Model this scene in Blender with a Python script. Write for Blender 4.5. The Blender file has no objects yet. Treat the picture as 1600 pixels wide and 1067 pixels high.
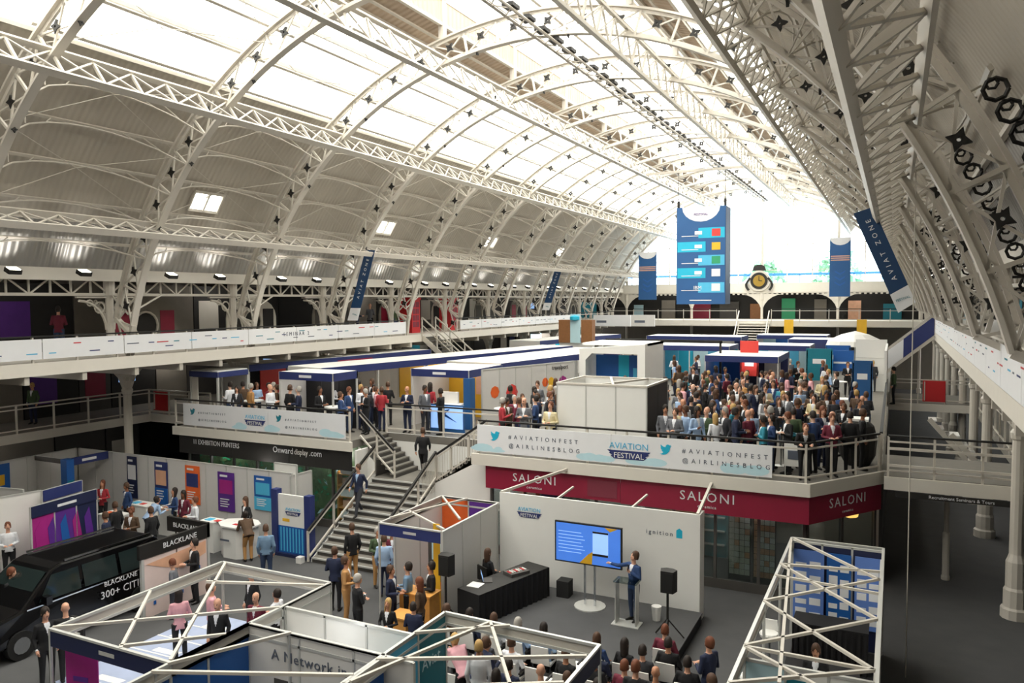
import bpy, bmesh, math, random
from mathutils import Vector, Matrix, Euler
from mathutils.bvhtree import BVHTree
random.seed(7)
PI = math.pi; R = math.radians
S = bpy.context.scene
COL = S.collection

# ---------------------------------------------------------------- camera
cam = bpy.data.cameras.new('camera'); cam.sensor_width = 36; cam.lens = 36*1218/1600
cam.clip_end = 500
co = bpy.data.objects.new('camera', cam); COL.objects.link(co); S.camera = co
yaw, pit, rol = R(26.17), R(2.968), R(-0.337)
EYE = Vector((0, 0, 8.4))
fw = Vector((-math.sin(yaw)*math.cos(pit), math.cos(yaw)*math.cos(pit), -math.sin(pit)))
ri = Vector((math.cos(yaw), math.sin(yaw), 0)); up = ri.cross(fw)
r2 = math.cos(rol)*ri+math.sin(rol)*up; u2 = -math.sin(rol)*ri+math.cos(rol)*up
M = Matrix.Identity(4)
for i in range(3):
    M[i][0] = r2[i]; M[i][1] = u2[i]; M[i][2] = -fw[i]; M[i][3] = EYE[i]
co.matrix_world = M

# ---------------------------------------------------------------- world, light, exposure
S.view_settings.view_transform = 'Standard'; S.view_settings.look = 'None'
S.view_settings.gamma = 1; S.view_settings.use_curve_mapping = False
S.view_settings.exposure = 0.3
W = bpy.data.worlds.new('overcast_sky'); S.world = W; W.use_nodes = True
bg = W.node_tree.nodes['Background']; bg.inputs[0].default_value = (1.0, 0.985, 0.95, 1); bg.inputs[1].default_value = 7.0
S.cycles.use_denoising = True
S.cycles.max_bounces = 7; S.cycles.diffuse_bounces = 5; S.cycles.transparent_max_bounces = 10
S.cycles.caustics_reflective = False; S.cycles.caustics_refractive = False
S.cycles.sample_clamp_indirect = 6.0

def area(name, loc, rot, sx, sy, power, portal=False, col=(1, 1, 1)):
    l = bpy.data.lights.new(name, 'AREA'); l.shape = 'RECTANGLE'; l.size = sx; l.size_y = sy; l.energy = power; l.color = col
    if portal: l.cycles.is_portal = True
    o = bpy.data.objects.new(name, l); COL.objects.link(o); o.location = loc; o.rotation_euler = rot
    return o
def point(name, loc, power, r=.1, col=(1, .95, .88)):
    l = bpy.data.lights.new(name, 'POINT'); l.energy = power; l.shadow_soft_size = r; l.color = col
    o = bpy.data.objects.new(name, l); COL.objects.link(o); o.location = loc; return o

# ---------------------------------------------------------------- materials
def lin(h):
    h = h.lstrip('#'); c = [int(h[i:i+2], 16)/255 for i in (0, 2, 4)]
    return tuple(x/12.92 if x <= .04045 else ((x+.055)/1.055)**2.4 for x in c)+(1,)
MATS = {}
def mat(name, hexc, rough=.6, metal=0, emit=0, noise=.06, scale=3.0, bump=0, bscale=30, alpha=1, spec=.5):
    m = bpy.data.materials.new(name); m.use_nodes = True; nt = m.node_tree; N = nt.nodes; L = nt.links
    b = N['Principled BSDF']; c = lin(hexc)
    b.inputs['Roughness'].default_value = rough; b.inputs['Metallic'].default_value = metal
    b.inputs['Specular IOR Level'].default_value = spec
    tc = N.new('ShaderNodeTexCoord'); nz = N.new('ShaderNodeTexNoise'); nz.inputs['Scale'].default_value = scale
    nz.inputs['Detail'].default_value = 3
    L.new(tc.outputs['Object'], nz.inputs['Vector'])
    mx = N.new('ShaderNodeMix'); mx.data_type = 'RGBA'; L.new(nz.outputs['Fac'], mx.inputs['Factor'])
    mx.inputs['A'].default_value = tuple(max(0, x*(1-noise)) for x in c[:3])+(1,)
    mx.inputs['B'].default_value = tuple(min(1, x*(1+noise)) for x in c[:3])+(1,)
    L.new(mx.outputs['Result'], b.inputs['Base Color'])
    if emit:
        L.new(mx.outputs['Result'], b.inputs['Emission Color']); b.inputs['Emission Strength'].default_value = emit
    if alpha < 1: b.inputs['Alpha'].default_value = alpha
    if bump:
        n2 = N.new('ShaderNodeTexNoise'); n2.inputs['Scale'].default_value = bscale; L.new(tc.outputs['Object'], n2.inputs['Vector'])
        bp = N.new('ShaderNodeBump'); bp.inputs['Strength'].default_value = bump; L.new(n2.outputs['Fac'], bp.inputs['Height']); L.new(bp.outputs['Normal'], b.inputs['Normal'])
    MATS[name] = m; return m
def m_corr(name, hexc, rough, metal, pitch=.2, strength=.6, noise=.12, dark=.8):
    """corrugated sheet: ribs run across the hall axis (repeat along Y)"""
    m = mat(name, hexc, rough, metal, noise=noise, scale=.8); nt = m.node_tree; N = nt.nodes; L = nt.links
    b = N['Principled BSDF']; tc = N.new('ShaderNodeTexCoord'); wv = N.new('ShaderNodeTexWave')
    wv.bands_direction = 'Y'; wv.inputs['Scale'].default_value = .314/pitch; wv.inputs['Distortion'].default_value = 0
    L.new(tc.outputs['Object'], wv.inputs['Vector'])
    bp = N.new('ShaderNodeBump'); bp.inputs['Strength'].default_value = strength; bp.inputs['Distance'].default_value = .05
    L.new(wv.outputs['Fac'], bp.inputs['Height']); L.new(bp.outputs['Normal'], b.inputs['Normal'])
    return m
def m_trans(name, col, fac, rough=.1):
    """thin glazing: part see-through, part gloss/diffuse"""
    m = bpy.data.materials.new(name); m.use_nodes = True; nt = m.node_tree; N = nt.nodes; L = nt.links
    N.remove(N['Principled BSDF']); out = N['Material Output']
    t = N.new('ShaderNodeBsdfTransparent'); t.inputs[0].default_value = (*lin(col)[:3], 1)
    g = N.new('ShaderNodeBsdfGlossy'); g.inputs['Roughness'].default_value = rough; g.inputs[0].default_value = (.8, .85, .85, 1)
    mx = N.new('ShaderNodeMixShader'); mx.inputs[0].default_value = fac
    L.new(t.outputs[0], mx.inputs[1]); L.new(g.outputs[0], mx.inputs[2]); L.new(mx.outputs[0], out.inputs[0])
    MATS[name] = m; return m
iron = mat('white_painted_iron', '#cbc5bb', .5, noise=.05)
ironr = mat('pale_painted_iron', '#bfb9af', .45, noise=.05)
black = mat('black_iron', '#1b1917', .6)
skin_grey = m_corr('grey_roof_sheet', '#b3aca0', .7, 0, .22, .35)
galv = m_corr('galvanised_roof_sheet', '#a8a5a0', .5, .4, .24, .9)
louv = m_corr('beige_louvre_sheet', '#b8a591', .7, 0, .3, .9)
glass_roof = m_trans('roof_glazing', '#f4f4f0', .06, .3)
glass_wall = m_trans('window_glass', '#eef4f6', .06, .1)
glass_dark = m_trans('shop_glass', '#d3dad8', .1, .05)
carpet = mat('charcoal_carpet', '#4e4e4f', .95, noise=.18, scale=1.5, bump=.3, bscale=60)
concrete = mat('grey_concrete', '#77736c', .8, noise=.12)
cream = mat('cream_paint', '#dbd6cc', .6, noise=.04)
dgrey = mat('dark_grey_paint', '#4a4744', .7, noise=.12)
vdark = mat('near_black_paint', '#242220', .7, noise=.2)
taupe = mat('taupe_wall_paint', '#7c766d', .8, noise=.1)
white = mat('white_laminate', '#e9e8e4', .5, noise=.02)
shell = mat('shell_scheme_panel', '#d2d0cd', .6, noise=.03, scale=6)
alu = mat('aluminium_frame', '#cfcfcb', .35, .3, noise=.03)
vinyl = mat('white_banner_vinyl', '#e6e7ea', .6, noise=.03)
navy = mat('navy_fascia', '#27336b', .5)
navyd = mat('deep_navy', '#1a2246', .5)
blue = mat('royal_blue_print', '#1f5ca8', .45)
sky = mat('sky_blue_print', '#4fb4dc', .5)
cyan = mat('cyan_print', '#1fb2d4', .5)
teal = mat('teal_print', '#157a8c', .5)
bblue = mat('banner_blue', '#24588f', .5, noise=.15, scale=.6)
bdk = mat('banner_dark_blue', '#123a63', .5)
paleb = mat('pale_blue_tint', '#bfe0ea', .6)
red = mat('signal_red', '#c3262b', .5)
maroon = mat('maroon_fascia', '#8e1a38', .5)
orange = mat('orange_print', '#e8662a', .5, noise=.3, scale=2)
yellow = mat('yellow_print', '#eab52c', .5, noise=.1)
purple = mat('purple_print', '#5a2a8a', .5, noise=.2)
magenta = mat('magenta_print', '#a3227f', .5, noise=.3, scale=1.5)
green = mat('green_print', '#2f9a6a', .5)
leafp = mat('leaf_green_print', '#5c7a50', .4, noise=.8, scale=5)
wood = mat('pale_wood', '#d79a4e', .5, noise=.15, scale=8)
brownb = mat('brown_wood', '#8d5f38', .6, noise=.2, scale=6)
carblk = mat('black_car_paint', '#0d0d0f', .15, .2, noise=.02)
chrome = mat('chrome', '#c9ccd0', .15, 1, noise=.02)
rubber = mat('black_rubber', '#161616', .8)
cloth_b = mat('black_cloth', '#141315', .9, noise=.2, bump=.4, bscale=12)
greyt = mat('grey_text', '#5b6270', .6)
screen = mat('lit_screen_blue', '#3f6fc4', .3, emit=.7)
screenl = mat('lit_screen_pale', '#8fb6ea', .3, emit=.7)
lampm = mat('lit_lamp', '#fff6e0', .4, emit=9)
peri = mat('periwinkle_print', '#5f82cc', .5)
gold = mat('gilt', '#a8893e', .35, .6)
redmap = mat('red_graphic', '#d8403a', .5)
peach = mat('peach_print', '#e3b090', .5, noise=.2)

# ---------------------------------------------------------------- helpers
def link(o, parent=None):
    COL.objects.link(o)
    if parent is not None: o.parent = parent
    return o
def setp(o, label=None, cat=None, group=None, kind=None):
    if label: o['label'] = label
    if cat: o['category'] = cat
    if group: o['group'] = group
    if kind: o['kind'] = kind
    return o
def thing(name, label=None, cat=None, loc=(0, 0, 0), rz=0, group=None, kind=None, parent=None):
    o = bpy.data.objects.new(name, None); o.empty_display_size = .2; link(o, parent)
    o.location = loc; o.rotation_euler = (0, 0, rz)
    return setp(o, label, cat, group, kind)
class MB:
    def __init__(s): s.v = []; s.f = []; s.m = []; s.ms = []
    def mi(s, m):
        if m not in s.ms: s.ms.append(m)
        return s.ms.index(m)
    def add(s, vs, fs, m):
        n = len(s.v); k = s.mi(m); s.v += [tuple(v) for v in vs]
        for f in fs: s.f.append([i+n for i in f]); s.m.append(k)
        return s
    def box(s, a, b, m):
        x0, y0, z0 = a; x1, y1, z1 = b
        return s.add([(x0, y0, z0), (x1, y0, z0), (x1, y1, z0), (x0, y1, z0), (x0, y0, z1), (x1, y0, z1), (x1, y1, z1), (x0, y1, z1)],
            [(0, 3, 2, 1), (4, 5, 6, 7), (0, 1, 5, 4), (1, 2, 6, 5), (2, 3, 7, 6), (3, 0, 4, 7)], m)
    def bar(s, p, q, w, h, m, upv=(0, 0, 1)):
        p = Vector(p); q = Vector(q); d = (q-p)
        if d.length < 1e-6: return s
        d.normalize(); u = Vector(upv)
        if abs(d.dot(u)) > .98: u = Vector((0, 1, 0))
        a = d.cross(u).normalized(); b = a.cross(d).normalized()
        vs = []
        for c in (p, q):
            for i, j in ((-1, -1), (1, -1), (1, 1), (-1, 1)): vs.append(c+a*(i*w/2)+b*(j*h/2))
        return s.add(vs, [(3, 2, 1, 0), (4, 5, 6, 7), (0, 1, 5, 4), (1, 2, 6, 5), (2, 3, 7, 6), (3, 0, 4, 7)], m)
    def tube(s, pts, r, m, n=6, cap=True):
        pts = [Vector(p) for p in pts]; rs = r if isinstance(r, (list, tuple)) else [r]*len(pts); vs = []; fs = []
        a = None
        for i, p in enumerate(pts):
            d = (pts[min(i+1, len(pts)-1)]-pts[max(i-1, 0)]).normalized()
            if a is None:
                a = d.cross(Vector((0, 0, 1)))
                if a.length < .1: a = d.cross(Vector((0, 1, 0)))
            a = (a-d*a.dot(d)).normalized(); b = d.cross(a)
            for k in range(n): vs.append(p+(a*math.cos(2*PI*k/n)+b*math.sin(2*PI*k/n))*rs[i])
        for i in range(len(pts)-1):
            for k in range(n): fs.append((i*n+k, i*n+(k+1) % n, (i+1)*n+(k+1) % n, (i+1)*n+k))
        if cap: fs += [tuple(range(n-1, -1, -1)), tuple(range(len(vs)-n, len(vs)))]
        return s.add(vs, fs, m)
    def lathe(s, prof, c, m, n=12):
        vs = []; fs = []
        for r, z in prof:
            for k in range(n): vs.append((c[0]+r*math.cos(2*PI*k/n), c[1]+r*math.sin(2*PI*k/n), c[2]+z))
        for i in range(len(prof)-1):
            for k in range(n): fs.append((i*n+k, i*n+(k+1) % n, (i+1)*n+(k+1) % n, (i+1)*n+k))
        fs += [tuple(range(n-1, -1, -1)), tuple(range(len(vs)-n, len(vs)))]
        return s.add(vs, fs, m)
    def prism(s, poly, o, u, v, t, m):
        """poly in 2D (a,b) -> o+a*u+b*v, extruded by vector t"""
        o = Vector(o); u = Vector(u); v = Vector(v); t = Vector(t); n = len(poly)
        vs = [o+u*a+v*b for a, b in poly]; vs += [p+t for p in vs]
        fs = [tuple(range(n)), tuple(range(2*n-1, n-1, -1))]+[(i, i+n, (i+1) % n+n, (i+1) % n) for i in range(n)]
        return s.add(vs, fs, m)
    def quad(s, p, m): return s.add(p, [tuple(range(len(p)))], m)
    def mesh(s, name):
        me = bpy.data.meshes.new(name); me.from_pydata(s.v, [], s.f)
        for m in s.ms: me.materials.append(m)
        me.polygons.foreach_set('material_index', s.m); me.update()
        bm = bmesh.new(); bm.from_mesh(me); bmesh.ops.recalc_face_normals(bm, faces=bm.faces); bm.to_mesh(me); bm.free()
        return me
    def build(s, name, parent=None, label=None, cat=None, group=None, kind=None, loc=None, smooth=False):
        me = s.mesh(name); o = bpy.data.objects.new(name, me); link(o, parent)
        if loc: o.location = loc
        if smooth: me.shade_smooth()
        return setp(o, label, cat, group, kind)
def inst(name, me, parent=None, loc=(0, 0, 0), rot=(0, 0, 0), sc=None):
    o = bpy.data.objects.new(name, me); link(o, parent); o.location = loc; o.rotation_euler = rot
    if sc: o.scale = sc
    return o
def box(name, a, b, m, parent=None, **k): return MB().box(a, b, m).build(name, parent, **k)
def text(body, o, u, v, h, m, parent, name='lettering', ext=.004, align='CENTER', squeeze=None, space=1):
    """raised lettering: o = centre of the line's baseline, u = reading direction, v = letter up"""
    c = bpy.data.curves.new(name, 'FONT'); c.body = body; c.size = h*1.38; c.extrude = ext; c.align_x = align; c.space_character = space
    c.resolution_u = 2; c.materials.append(m)
    ob = bpy.data.objects.new(name, c); link(ob, parent)
    u = Vector(u).normalized(); v = Vector(v).normalized(); w = u.cross(v); Mx = Matrix.Identity(4)
    for i in range(3): Mx[i][0] = u[i]*(squeeze or 1); Mx[i][1] = v[i]; Mx[i][2] = w[i]; Mx[i][3] = o[i]
    me = bpy.data.meshes.new_from_object(ob); nb = bpy.data.objects.new(name, me); bpy.data.objects.remove(ob); bpy.data.curves.remove(c)
    link(nb, parent); nb.matrix_local = Mx
    return nb
BIRD = [(0, .12), (.14, .06), (.3, .04), (.46, .08), (.62, .18), (.74, .32), (.82, .5), (.84, .66), (.96, .78), (.84, .76), (.93, .88), (.8, .83), (.7, .9), (.58, .9), (.48, .8), (.46, .68), (.3, .7), (.16, .78), (.07, .88), (.05, .74), (.1, .62), (.04, .63), (.1, .48), (.18, .42), (.12, .41), (.2, .3), (.28, .26), (.2, .17), (.1, .13)]
def bird(o, u, v, size, parent, m=None):
    u = Vector(u); v = Vector(v); w = u.cross(v)
    MB().prism([(a*size, b*size) for a, b in BIRD], Vector(o), u, v, w*.006, m or cyan).build('bird_emblem', parent, label='light blue bird emblem')
def fest_logo(o, u, v, w, parent):
    """AVIATION over a winged navy bar reading FESTIVAL; o centre, w width"""
    u = Vector(u); v = Vector(v); n = u.cross(v); o = Vector(o)
    text('AVIATION', o+v*w*.04+n*.004, u, v, w*.14, sky, parent)
    MB().prism([(-.5*w, 0), (.5*w, 0), (.43*w, -.05*w), (.46*w, -.07*w), (.38*w, -.11*w), (.41*w, -.13*w), (.34*w, -.19*w), (-.34*w, -.19*w), (-.41*w, -.13*w), (-.38*w, -.11*w), (-.46*w, -.07*w), (-.43*w, -.05*w)], o, u, v, n*.004, navy).build('winged_emblem', parent, label='navy winged bar emblem')
    text('FESTIVAL', o-v*w*.165+n*.006, u, v, w*.125, white, parent)
# ================================================================ THE HALL
CX, CZ, RI, RO, RS = -11.5, 4.0, 13.5, 14.4, 15.0
Y0, D = 19.1, 5.9
KS = list(range(-1, 10)); YR = {k: Y0+D*k for k in KS}
YA, YB = -4.0, 78.0
def ap(r, deg, y=0): return Vector((CX+r*math.cos(R(deg)), y, CZ+r*math.sin(R(deg))))
def struct(mb, name, parent=None, label=None): return mb.build(name, parent, label=label, kind='structure')
# floors
struct(MB().box((-36, YA, -.2), (11, YB+3, 0), carpet), 'floor')
# outer walls
wl = struct(MB().box((-36.2, YA, 0), (-36, YB, 9.6), taupe), 'wall_left')
wr = struct(MB().box((11, YA, 0), (11.2, YB, 9.6), taupe), 'wall_right')
struct(MB().box((-36, YA-.2, 0), (11, YA, 19.6), taupe), 'wall_back')
struct(MB().box((-36, YB+2.8, 0), (11, YB+3, 6.5), taupe), 'wall_far')
# galleries: slabs
def slab(name, poly, z0, z1, m, label=None):
    return MB().prism(poly, (0, 0, z0), (1, 0, 0), (0, 1, 0), (0, 0, z1-z0), m).build(name, label=label, kind='structure')
GL, GR = -24.4, 2.05
slab('floor_upper_left', [(-36, YA), (GL, YA), (GL, 72), (-36, 72)], 6.12, 6.5, cream)
slab('floor_upper_right', [(GR, YA), (11, YA), (11, 72), (GR, 72)], 6.12, 6.5, cream)
slab('floor_upper_far', [(-36, 72), (11, 72), (11, 81), (-36, 81)], 6.0, 6.5, cream)
slab('floor_upper_near', [(GL, YA), (GR, YA), (GR, -1.5), (GL, -1.5)], 6.12, 6.5, cream)
slab('floor_lower_left', [(-36, YA), (-30.1, YA), (-30.1, 24.2), (-26.2, 24.2), (-26.2, 72), (-36, 72)], 3.08, 3.4, concrete)
slab('floor_lower_right', [(3.4, YA), (11, YA), (11, 72), (3.4, 72)], 3.08, 3.4, concrete)
slab('floor_bridge_near', [(-.2, 24.3), (3.4, 24.3), (3.4, 27.6), (-.2, 27.6)], 3.08, 3.4, concrete)
slab('floor_bridge_far', [(-.2, 42.0), (3.4, 42.0), (3.4, 46), (-.2, 46)], 3.08, 3.4, concrete)
slab('floor_deck', [(-26.2, 22.24), (-17.5, 22.24), (-17.5, 24.5), (-12.3, 24.5), (-12.3, 22.24), (-2.0, 22.24), (-.2, 24.9), (-.2, 72), (-26.2, 72)], 3.12, 3.4, concrete)
# cream edge band of the deck and gallery edges, joists
for n, p, q, h in (('trim_deck_left', (-26.3, 22.2, 3.24), (-17.3, 22.2, 3.24), .34), ('trim_deck_right', (-12.4, 22.2, 3.24), (-1.97, 22.2, 3.24), .36), ('trim_deck_corner', (-2.0, 22.2, 3.24), (-.16, 24.9, 3.24), .36),
                   ('trim_gallery_left', (GL, YA, 6.32), (GL, 72, 6.32), .42), ('trim_gallery_right', (GR, YA, 6.32), (GR, 72, 6.32), .42), ('trim_gallery_far', (-24.8, 71.95, 6.3), (2, 71.95, 6.3), .5),
                   ('trim_lower_left', (-30.05, YA, 3.26), (-30.05, 24.2, 3.26), .34), ('trim_lower_left_return', (-30.1, 24.15, 3.26), (-26.2, 24.15, 3.26), .34), ('trim_bridge_near', (-.2, 24.25, 3.2), (3.4, 24.25, 3.2), .36), ('trim_bridge_far', (-.2, 41.95, 3.2), (3.4, 41.95, 3.2), .36)):
    struct(MB().bar(p, q, .1, h, cream), n)
jm = MB().box((-3.2, -.08, -.28), (0, .08, 0), ironr).mesh('gallery_beam')
gb = thing('gallery_beams', kind='structure')
for k in KS:
    for f in (0, .33, .66):
        inst('beam', jm, gb, (GL, YR[k]+D*f, 6.12)); inst('beam', jm, gb, (GR+3.2, YR[k]+D*f, 6.12))
# ---------------- roof skin: sheets and panes, bay by bay
def arc_sheet(a0, a1, y0, y1, r, m, t=.03, n=6):
    mb = MB(); vs = []
    for i in range(n+1):
        a = a0+(a1-a0)*i/n
        vs += [tuple(ap(r, a, y0)), tuple(ap(r, a, y1)), tuple(ap(r+t, a, y1)), tuple(ap(r+t, a, y0))]
    fs = []
    for i in range(n):
        b = i*4; c = b+4
        fs += [(b, b+1, c+1, c), (b+3, c+3, c+2, b+2), (b, c, c+3, b+3), (b+1, b+2, c+2, c+1)]
    fs += [(0, 3, 2, 1), (4*n, 4*n+1, 4*n+2, 4*n+3)]
    return mb.add(vs, fs, m)
roofL = thing('ceiling', kind='structure')
LZ, RZ = [(159.4, 151.3), (151.3, 128.4), (108.5, 103.5)], [(20.6, 28.7), (28.7, 62.0), (71.5, 76.5)]
sheet_me = {}
def piece(nm, key, a0, a1, m, parent, y, t=.03, r=RS, n=6):
    if key not in sheet_me: sheet_me[key] = arc_sheet(a0, a1, -.03, D-.028, r, m, t, n).mesh(nm)
    return inst(nm, sheet_me[key], parent, (0, y+.025, 0))
skl = thing('window_1', kind='structure', label='run of roof glazing on the left slope'); skr = thing('window_2', kind='structure', label='run of roof glazing on the right slope'); skc = thing('window_3', kind='structure', label='raised glazed lantern along the ridge')
for k in range(-4, 10):
    y = Y0+D*k
    for i, (a0, a1) in enumerate(LZ):
        if i == 1 and k in (0, 2, 4, 6):
            # small square rooflight cut into the grey sheeting
            for j, (b0, b1, ya, yb) in enumerate(((151.3, 147.9, -.03, D-.028), (144.9, 128.4, -.03, D-.028), (147.9, 144.9, -.03, 2.25), (147.9, 144.9, 3.65, D-.028))):
                inst('roof_sheet', sheet_me.setdefault(('c', j), arc_sheet(b0, b1, ya, yb, RS, skin_grey, .03, 4).mesh('roof_sheet')), roofL, (0, y+.025, 0))
            win = thing('window_%d' % (4+k//2), kind='structure', label='small square rooflight in the grey roof')
            for ya in (2.25, 2.97):
                inst('pane', sheet_me.setdefault(('p', ya), arc_sheet(147.9, 144.9, ya, ya+.66, RS, glass_roof, .02, 2).mesh('pane')), win, (0, y+.025, 0))
            fr = MB()
            for ya in (2.2, 2.9, 3.6): fr.bar(ap(RS-.05, 147.9, ya), ap(RS-.05, 144.9, ya), .07, .1, iron)
            for a in (147.9, 144.9): fr.bar(ap(RS-.05, a, 2.2), ap(RS-.05, a, 3.65), .07, .1, iron)
            fr.build('window_frame', win, loc=(0, y+.025, 0))
        else:
            piece('roof_sheet', ('L', i), a0, a1, galv if i == 0 else skin_grey if i == 1 else louv, roofL, y)
    for i, (a0, a1) in enumerate(RZ): piece('roof_sheet', ('R', i), a0, a1, galv if i == 0 else skin_grey if i == 1 else louv, roofL, y)
    for j in range(3):
        a0 = 128.4-j*(128.4-108.5)/3; a1 = a0-(128.4-108.5)/3+.35
        piece('pane', ('gl', j), a0, a1, glass_roof, skl, y, .02, n=3)
    for j in range(2):
        a0 = 62.0+j*(71.5-62.0)/2; a1 = a0+(71.5-62.0)/2-.3
        piece('pane', ('gr', j), a0, a1, glass_roof, skr, y, .02, n=2)
    # lantern: vertical louvre walls and glazed top
    for sx in (-1, 1):
        for h in range(2):
            x = CX+sx*3.55
            inst('louvre_panel', sheet_me.setdefault(('lv', sx), MB().box((x-.04, .08, 18.55), (x+.04, D/2-.1, 19.35), louv).mesh('louvre_panel')), roofL, (0, y+h*D/2, 0))
        for j in range(3):
            xa = CX+sx*(3.6-j*1.2); xb = CX+sx*(3.6-(j+1)*1.2+.06); za = 19.4+j*.3; zb = za+.285
            inst('pane', sheet_me.setdefault(('cl', sx, j), MB().add([(xa, .03, za), (xa, D-.03, za), (xb, D-.03, zb), (xb, .03, zb)], [(0, 1, 2, 3)], glass_roof).mesh('pane')), skc, (0, y, 0))
gbm = MB()
for k in range(-4, 11):
    y = Y0+D*k
    for sx in (-1, 1):
        gbm.bar((CX+sx*3.6, y, 19.4), (CX, y, 20.3), .12, .14, iron); gbm.bar((CX+sx*3.55, y, 18.0), (CX+sx*3.55, y, 19.4), .22, .22, iron)
        for f in (.5,): gbm.bar((CX+sx*3.55, y+D*f, 18.4), (CX+sx*3.55, y+D*f, 19.4), .1, .1, iron)
for sx in (-1, 1):
    for x, z in ((3.55, 18.5), (3.55, 19.4), (2.4, 19.68), (1.2, 19.98)): gbm.bar((CX+sx*x, YA, z), (CX+sx*x, YB, z), .14, .12, iron)
struct(gbm, 'trim_lantern_frame')
# glazing bars on the slopes
gl = thing('trim_glazing_bars', kind='structure')
for a in (128.4, 121.77, 115.13, 108.5, 62, 66.75, 71.5, 151.3, 28.7):
    MB().bar(ap(RS-.06, a, YA), ap(RS-.06, a, YB), .1, .12, ironr).build('glazing_bar', gl)
# ---------------- arched lattice ribs
A0, DA = 31.3, 5.338
NA = [A0+DA*j for j in range(-3, 26)]
def rot_me(key, fn):
    if key not in sheet_me: sheet_me[key] = fn()
    return sheet_me[key]
def rib_chord(r, w, h):
    mb = MB(); n = 72; a0, a1 = 15.5, 164.5; vs = []; fs = []
    for i in range(n+1):
        a = R(a0+(a1-a0)*i/n); c, s_ = math.cos(a), math.sin(a)
        for rr, yy in ((r-h/2, -w/2), (r-h/2, w/2), (r+h/2, w/2), (r+h/2, -w/2)): vs.append((rr*c, yy, rr*s_))
    for i in range(n):
        for k in range(4): fs.append((4*i+k, 4*i+(k+1) % 4, 4*i+4+(k+1) % 4, 4*i+4+k))
    fs += [(3, 2, 1, 0), (4*n, 4*n+1, 4*n+2, 4*n+3)]
    return mb.add(vs, fs, iron).mesh('rib_chord')
ch_in, ch_out = rib_chord(RI, .26, .07), rib_chord(RO, .26, .07)
ch_web = rib_chord(RI+.08, .05, .12); ch_web2 = rib_chord(RO-.08, .05, .12)
def cell_bar(r0, a0, r1, a1, w=.05):
    p = Vector((r0*math.cos(R(a0)), 0, r0*math.sin(R(a0)))); q = Vector((r1*math.cos(R(a1)), 0, r1*math.sin(R(a1))))
    return MB().bar(p, q, w, w, iron, (0, 1, 0)).mesh('brace')
b_rad = cell_bar(RI, 0, RO, 0, .07); b_x1 = cell_bar(RI+.05, 0, RO-.05, DA); b_x2 = cell_bar(RO-.05, 0, RI+.05, DA)
def star_mesh(s=.24):
    o = []; 
    for i in range(8):
        a = PI/4*i+PI/4; r = s*1.25 if i % 2 == 0 else s*.62
        o.append((r*math.cos(a), r*math.sin(a)))
    inn = [(s*.22*math.cos(PI/4*i+PI/4), s*.22*math.sin(PI/4*i+PI/4)) for i in range(8)]
    vs = []; fs = []
    for yy in (-.05, .05):
        for x, z in o+inn: vs.append((x, yy, z))
    for i in range(8):
        j = (i+1) % 8
        fs += [(i, j, 8+j, 8+i), (16+i, 24+i, 24+j, 16+j), (i, 16+i, 16+j, j), (8+i, 8+j, 24+j, 24+i)]
    return MB().add(vs, fs, black).mesh('star_boss')
star = star_mesh(.15)
for k in KS:
    rib = thing('roof_rib', kind='structure', loc=(CX, YR[k], CZ))
    for me in (ch_in, ch_out): inst('rib_chord', me, rib)
    inst('rib_web', ch_web, rib); inst('rib_web', ch_web2, rib)
    far = k > 3; fb = MB()
    for a in NA:
        if a < 15 or a > 165: continue
        inst('star_boss', star, rib, tuple(ap(14.0, a+DA/2, 0)-Vector((CX, 0, CZ))), (0, -R(a+DA/2), 0))
        for me in (b_rad, b_x1, b_x2):
            if not far: inst('brace', me, rib, (0, 0, 0), (0, -R(a), 0))
            else:
                rm = Matrix.Rotation(-R(a), 3, 'Y'); fb.add([rm @ v.co for v in me.vertices], [tuple(p.vertices) for p in me.polygons], iron)
    if far: fb.build('lacing', rib, kind='stuff')
    # splayed feet and small ball joints on the inner chord
    ft = MB()
    for sx in (-1, 1):
        e0 = Vector((sx*RI*math.cos(R(15.5)), 0, RI*math.sin(R(15.5)))); e1 = Vector((sx*RO*math.cos(R(15.5)), 0, RO*math.sin(R(15.5))))
        knee = e0+Vector((.72 if sx > 0 else -.1, 0, -.35))
        ft.bar(e0, knee, .2, .14, iron); ft.bar(e1, knee, .2, .12, iron); ft.bar(knee, (e0.x+(.78 if sx > 0 else -.2), 0, 2.5), .18, .18, iron)
    ft.build('rib_foot', rib)
    sc_ = MB()
    for q in range(9):
        a = 18.5+q*1.45; c = Vector((14.72*math.cos(R(a)), 0, 14.72*math.sin(R(a)))); rr_ = .16
        sc_.tube([c+Vector((rr_*math.cos(w_*PI/4), 0, rr_*math.sin(w_*PI/4))) for w_ in range(9)], .032, black, 4, False)
        c2 = c+Vector((.1*math.cos(R(a+90)), 0, .1*math.sin(R(a+90)))); sc_.tube([c2+Vector((.08*math.cos(w_*PI/3), 0, .08*math.sin(w_*PI/3))) for w_ in range(7)], 0.022, black, 4, False)
    sc_.build('scroll_band', rib, label='black cast scrollwork band')
    if k <= 3:
        for a in (137.4, 148.7, 121.5, 42.6, 58.5, 99, 84): inst('star_boss', star, rib, tuple(ap(RI-.06, a, 0)-Vector((CX, 0, CZ))), (0, -R(a), PI/2), (.5, .5, .5))
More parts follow.
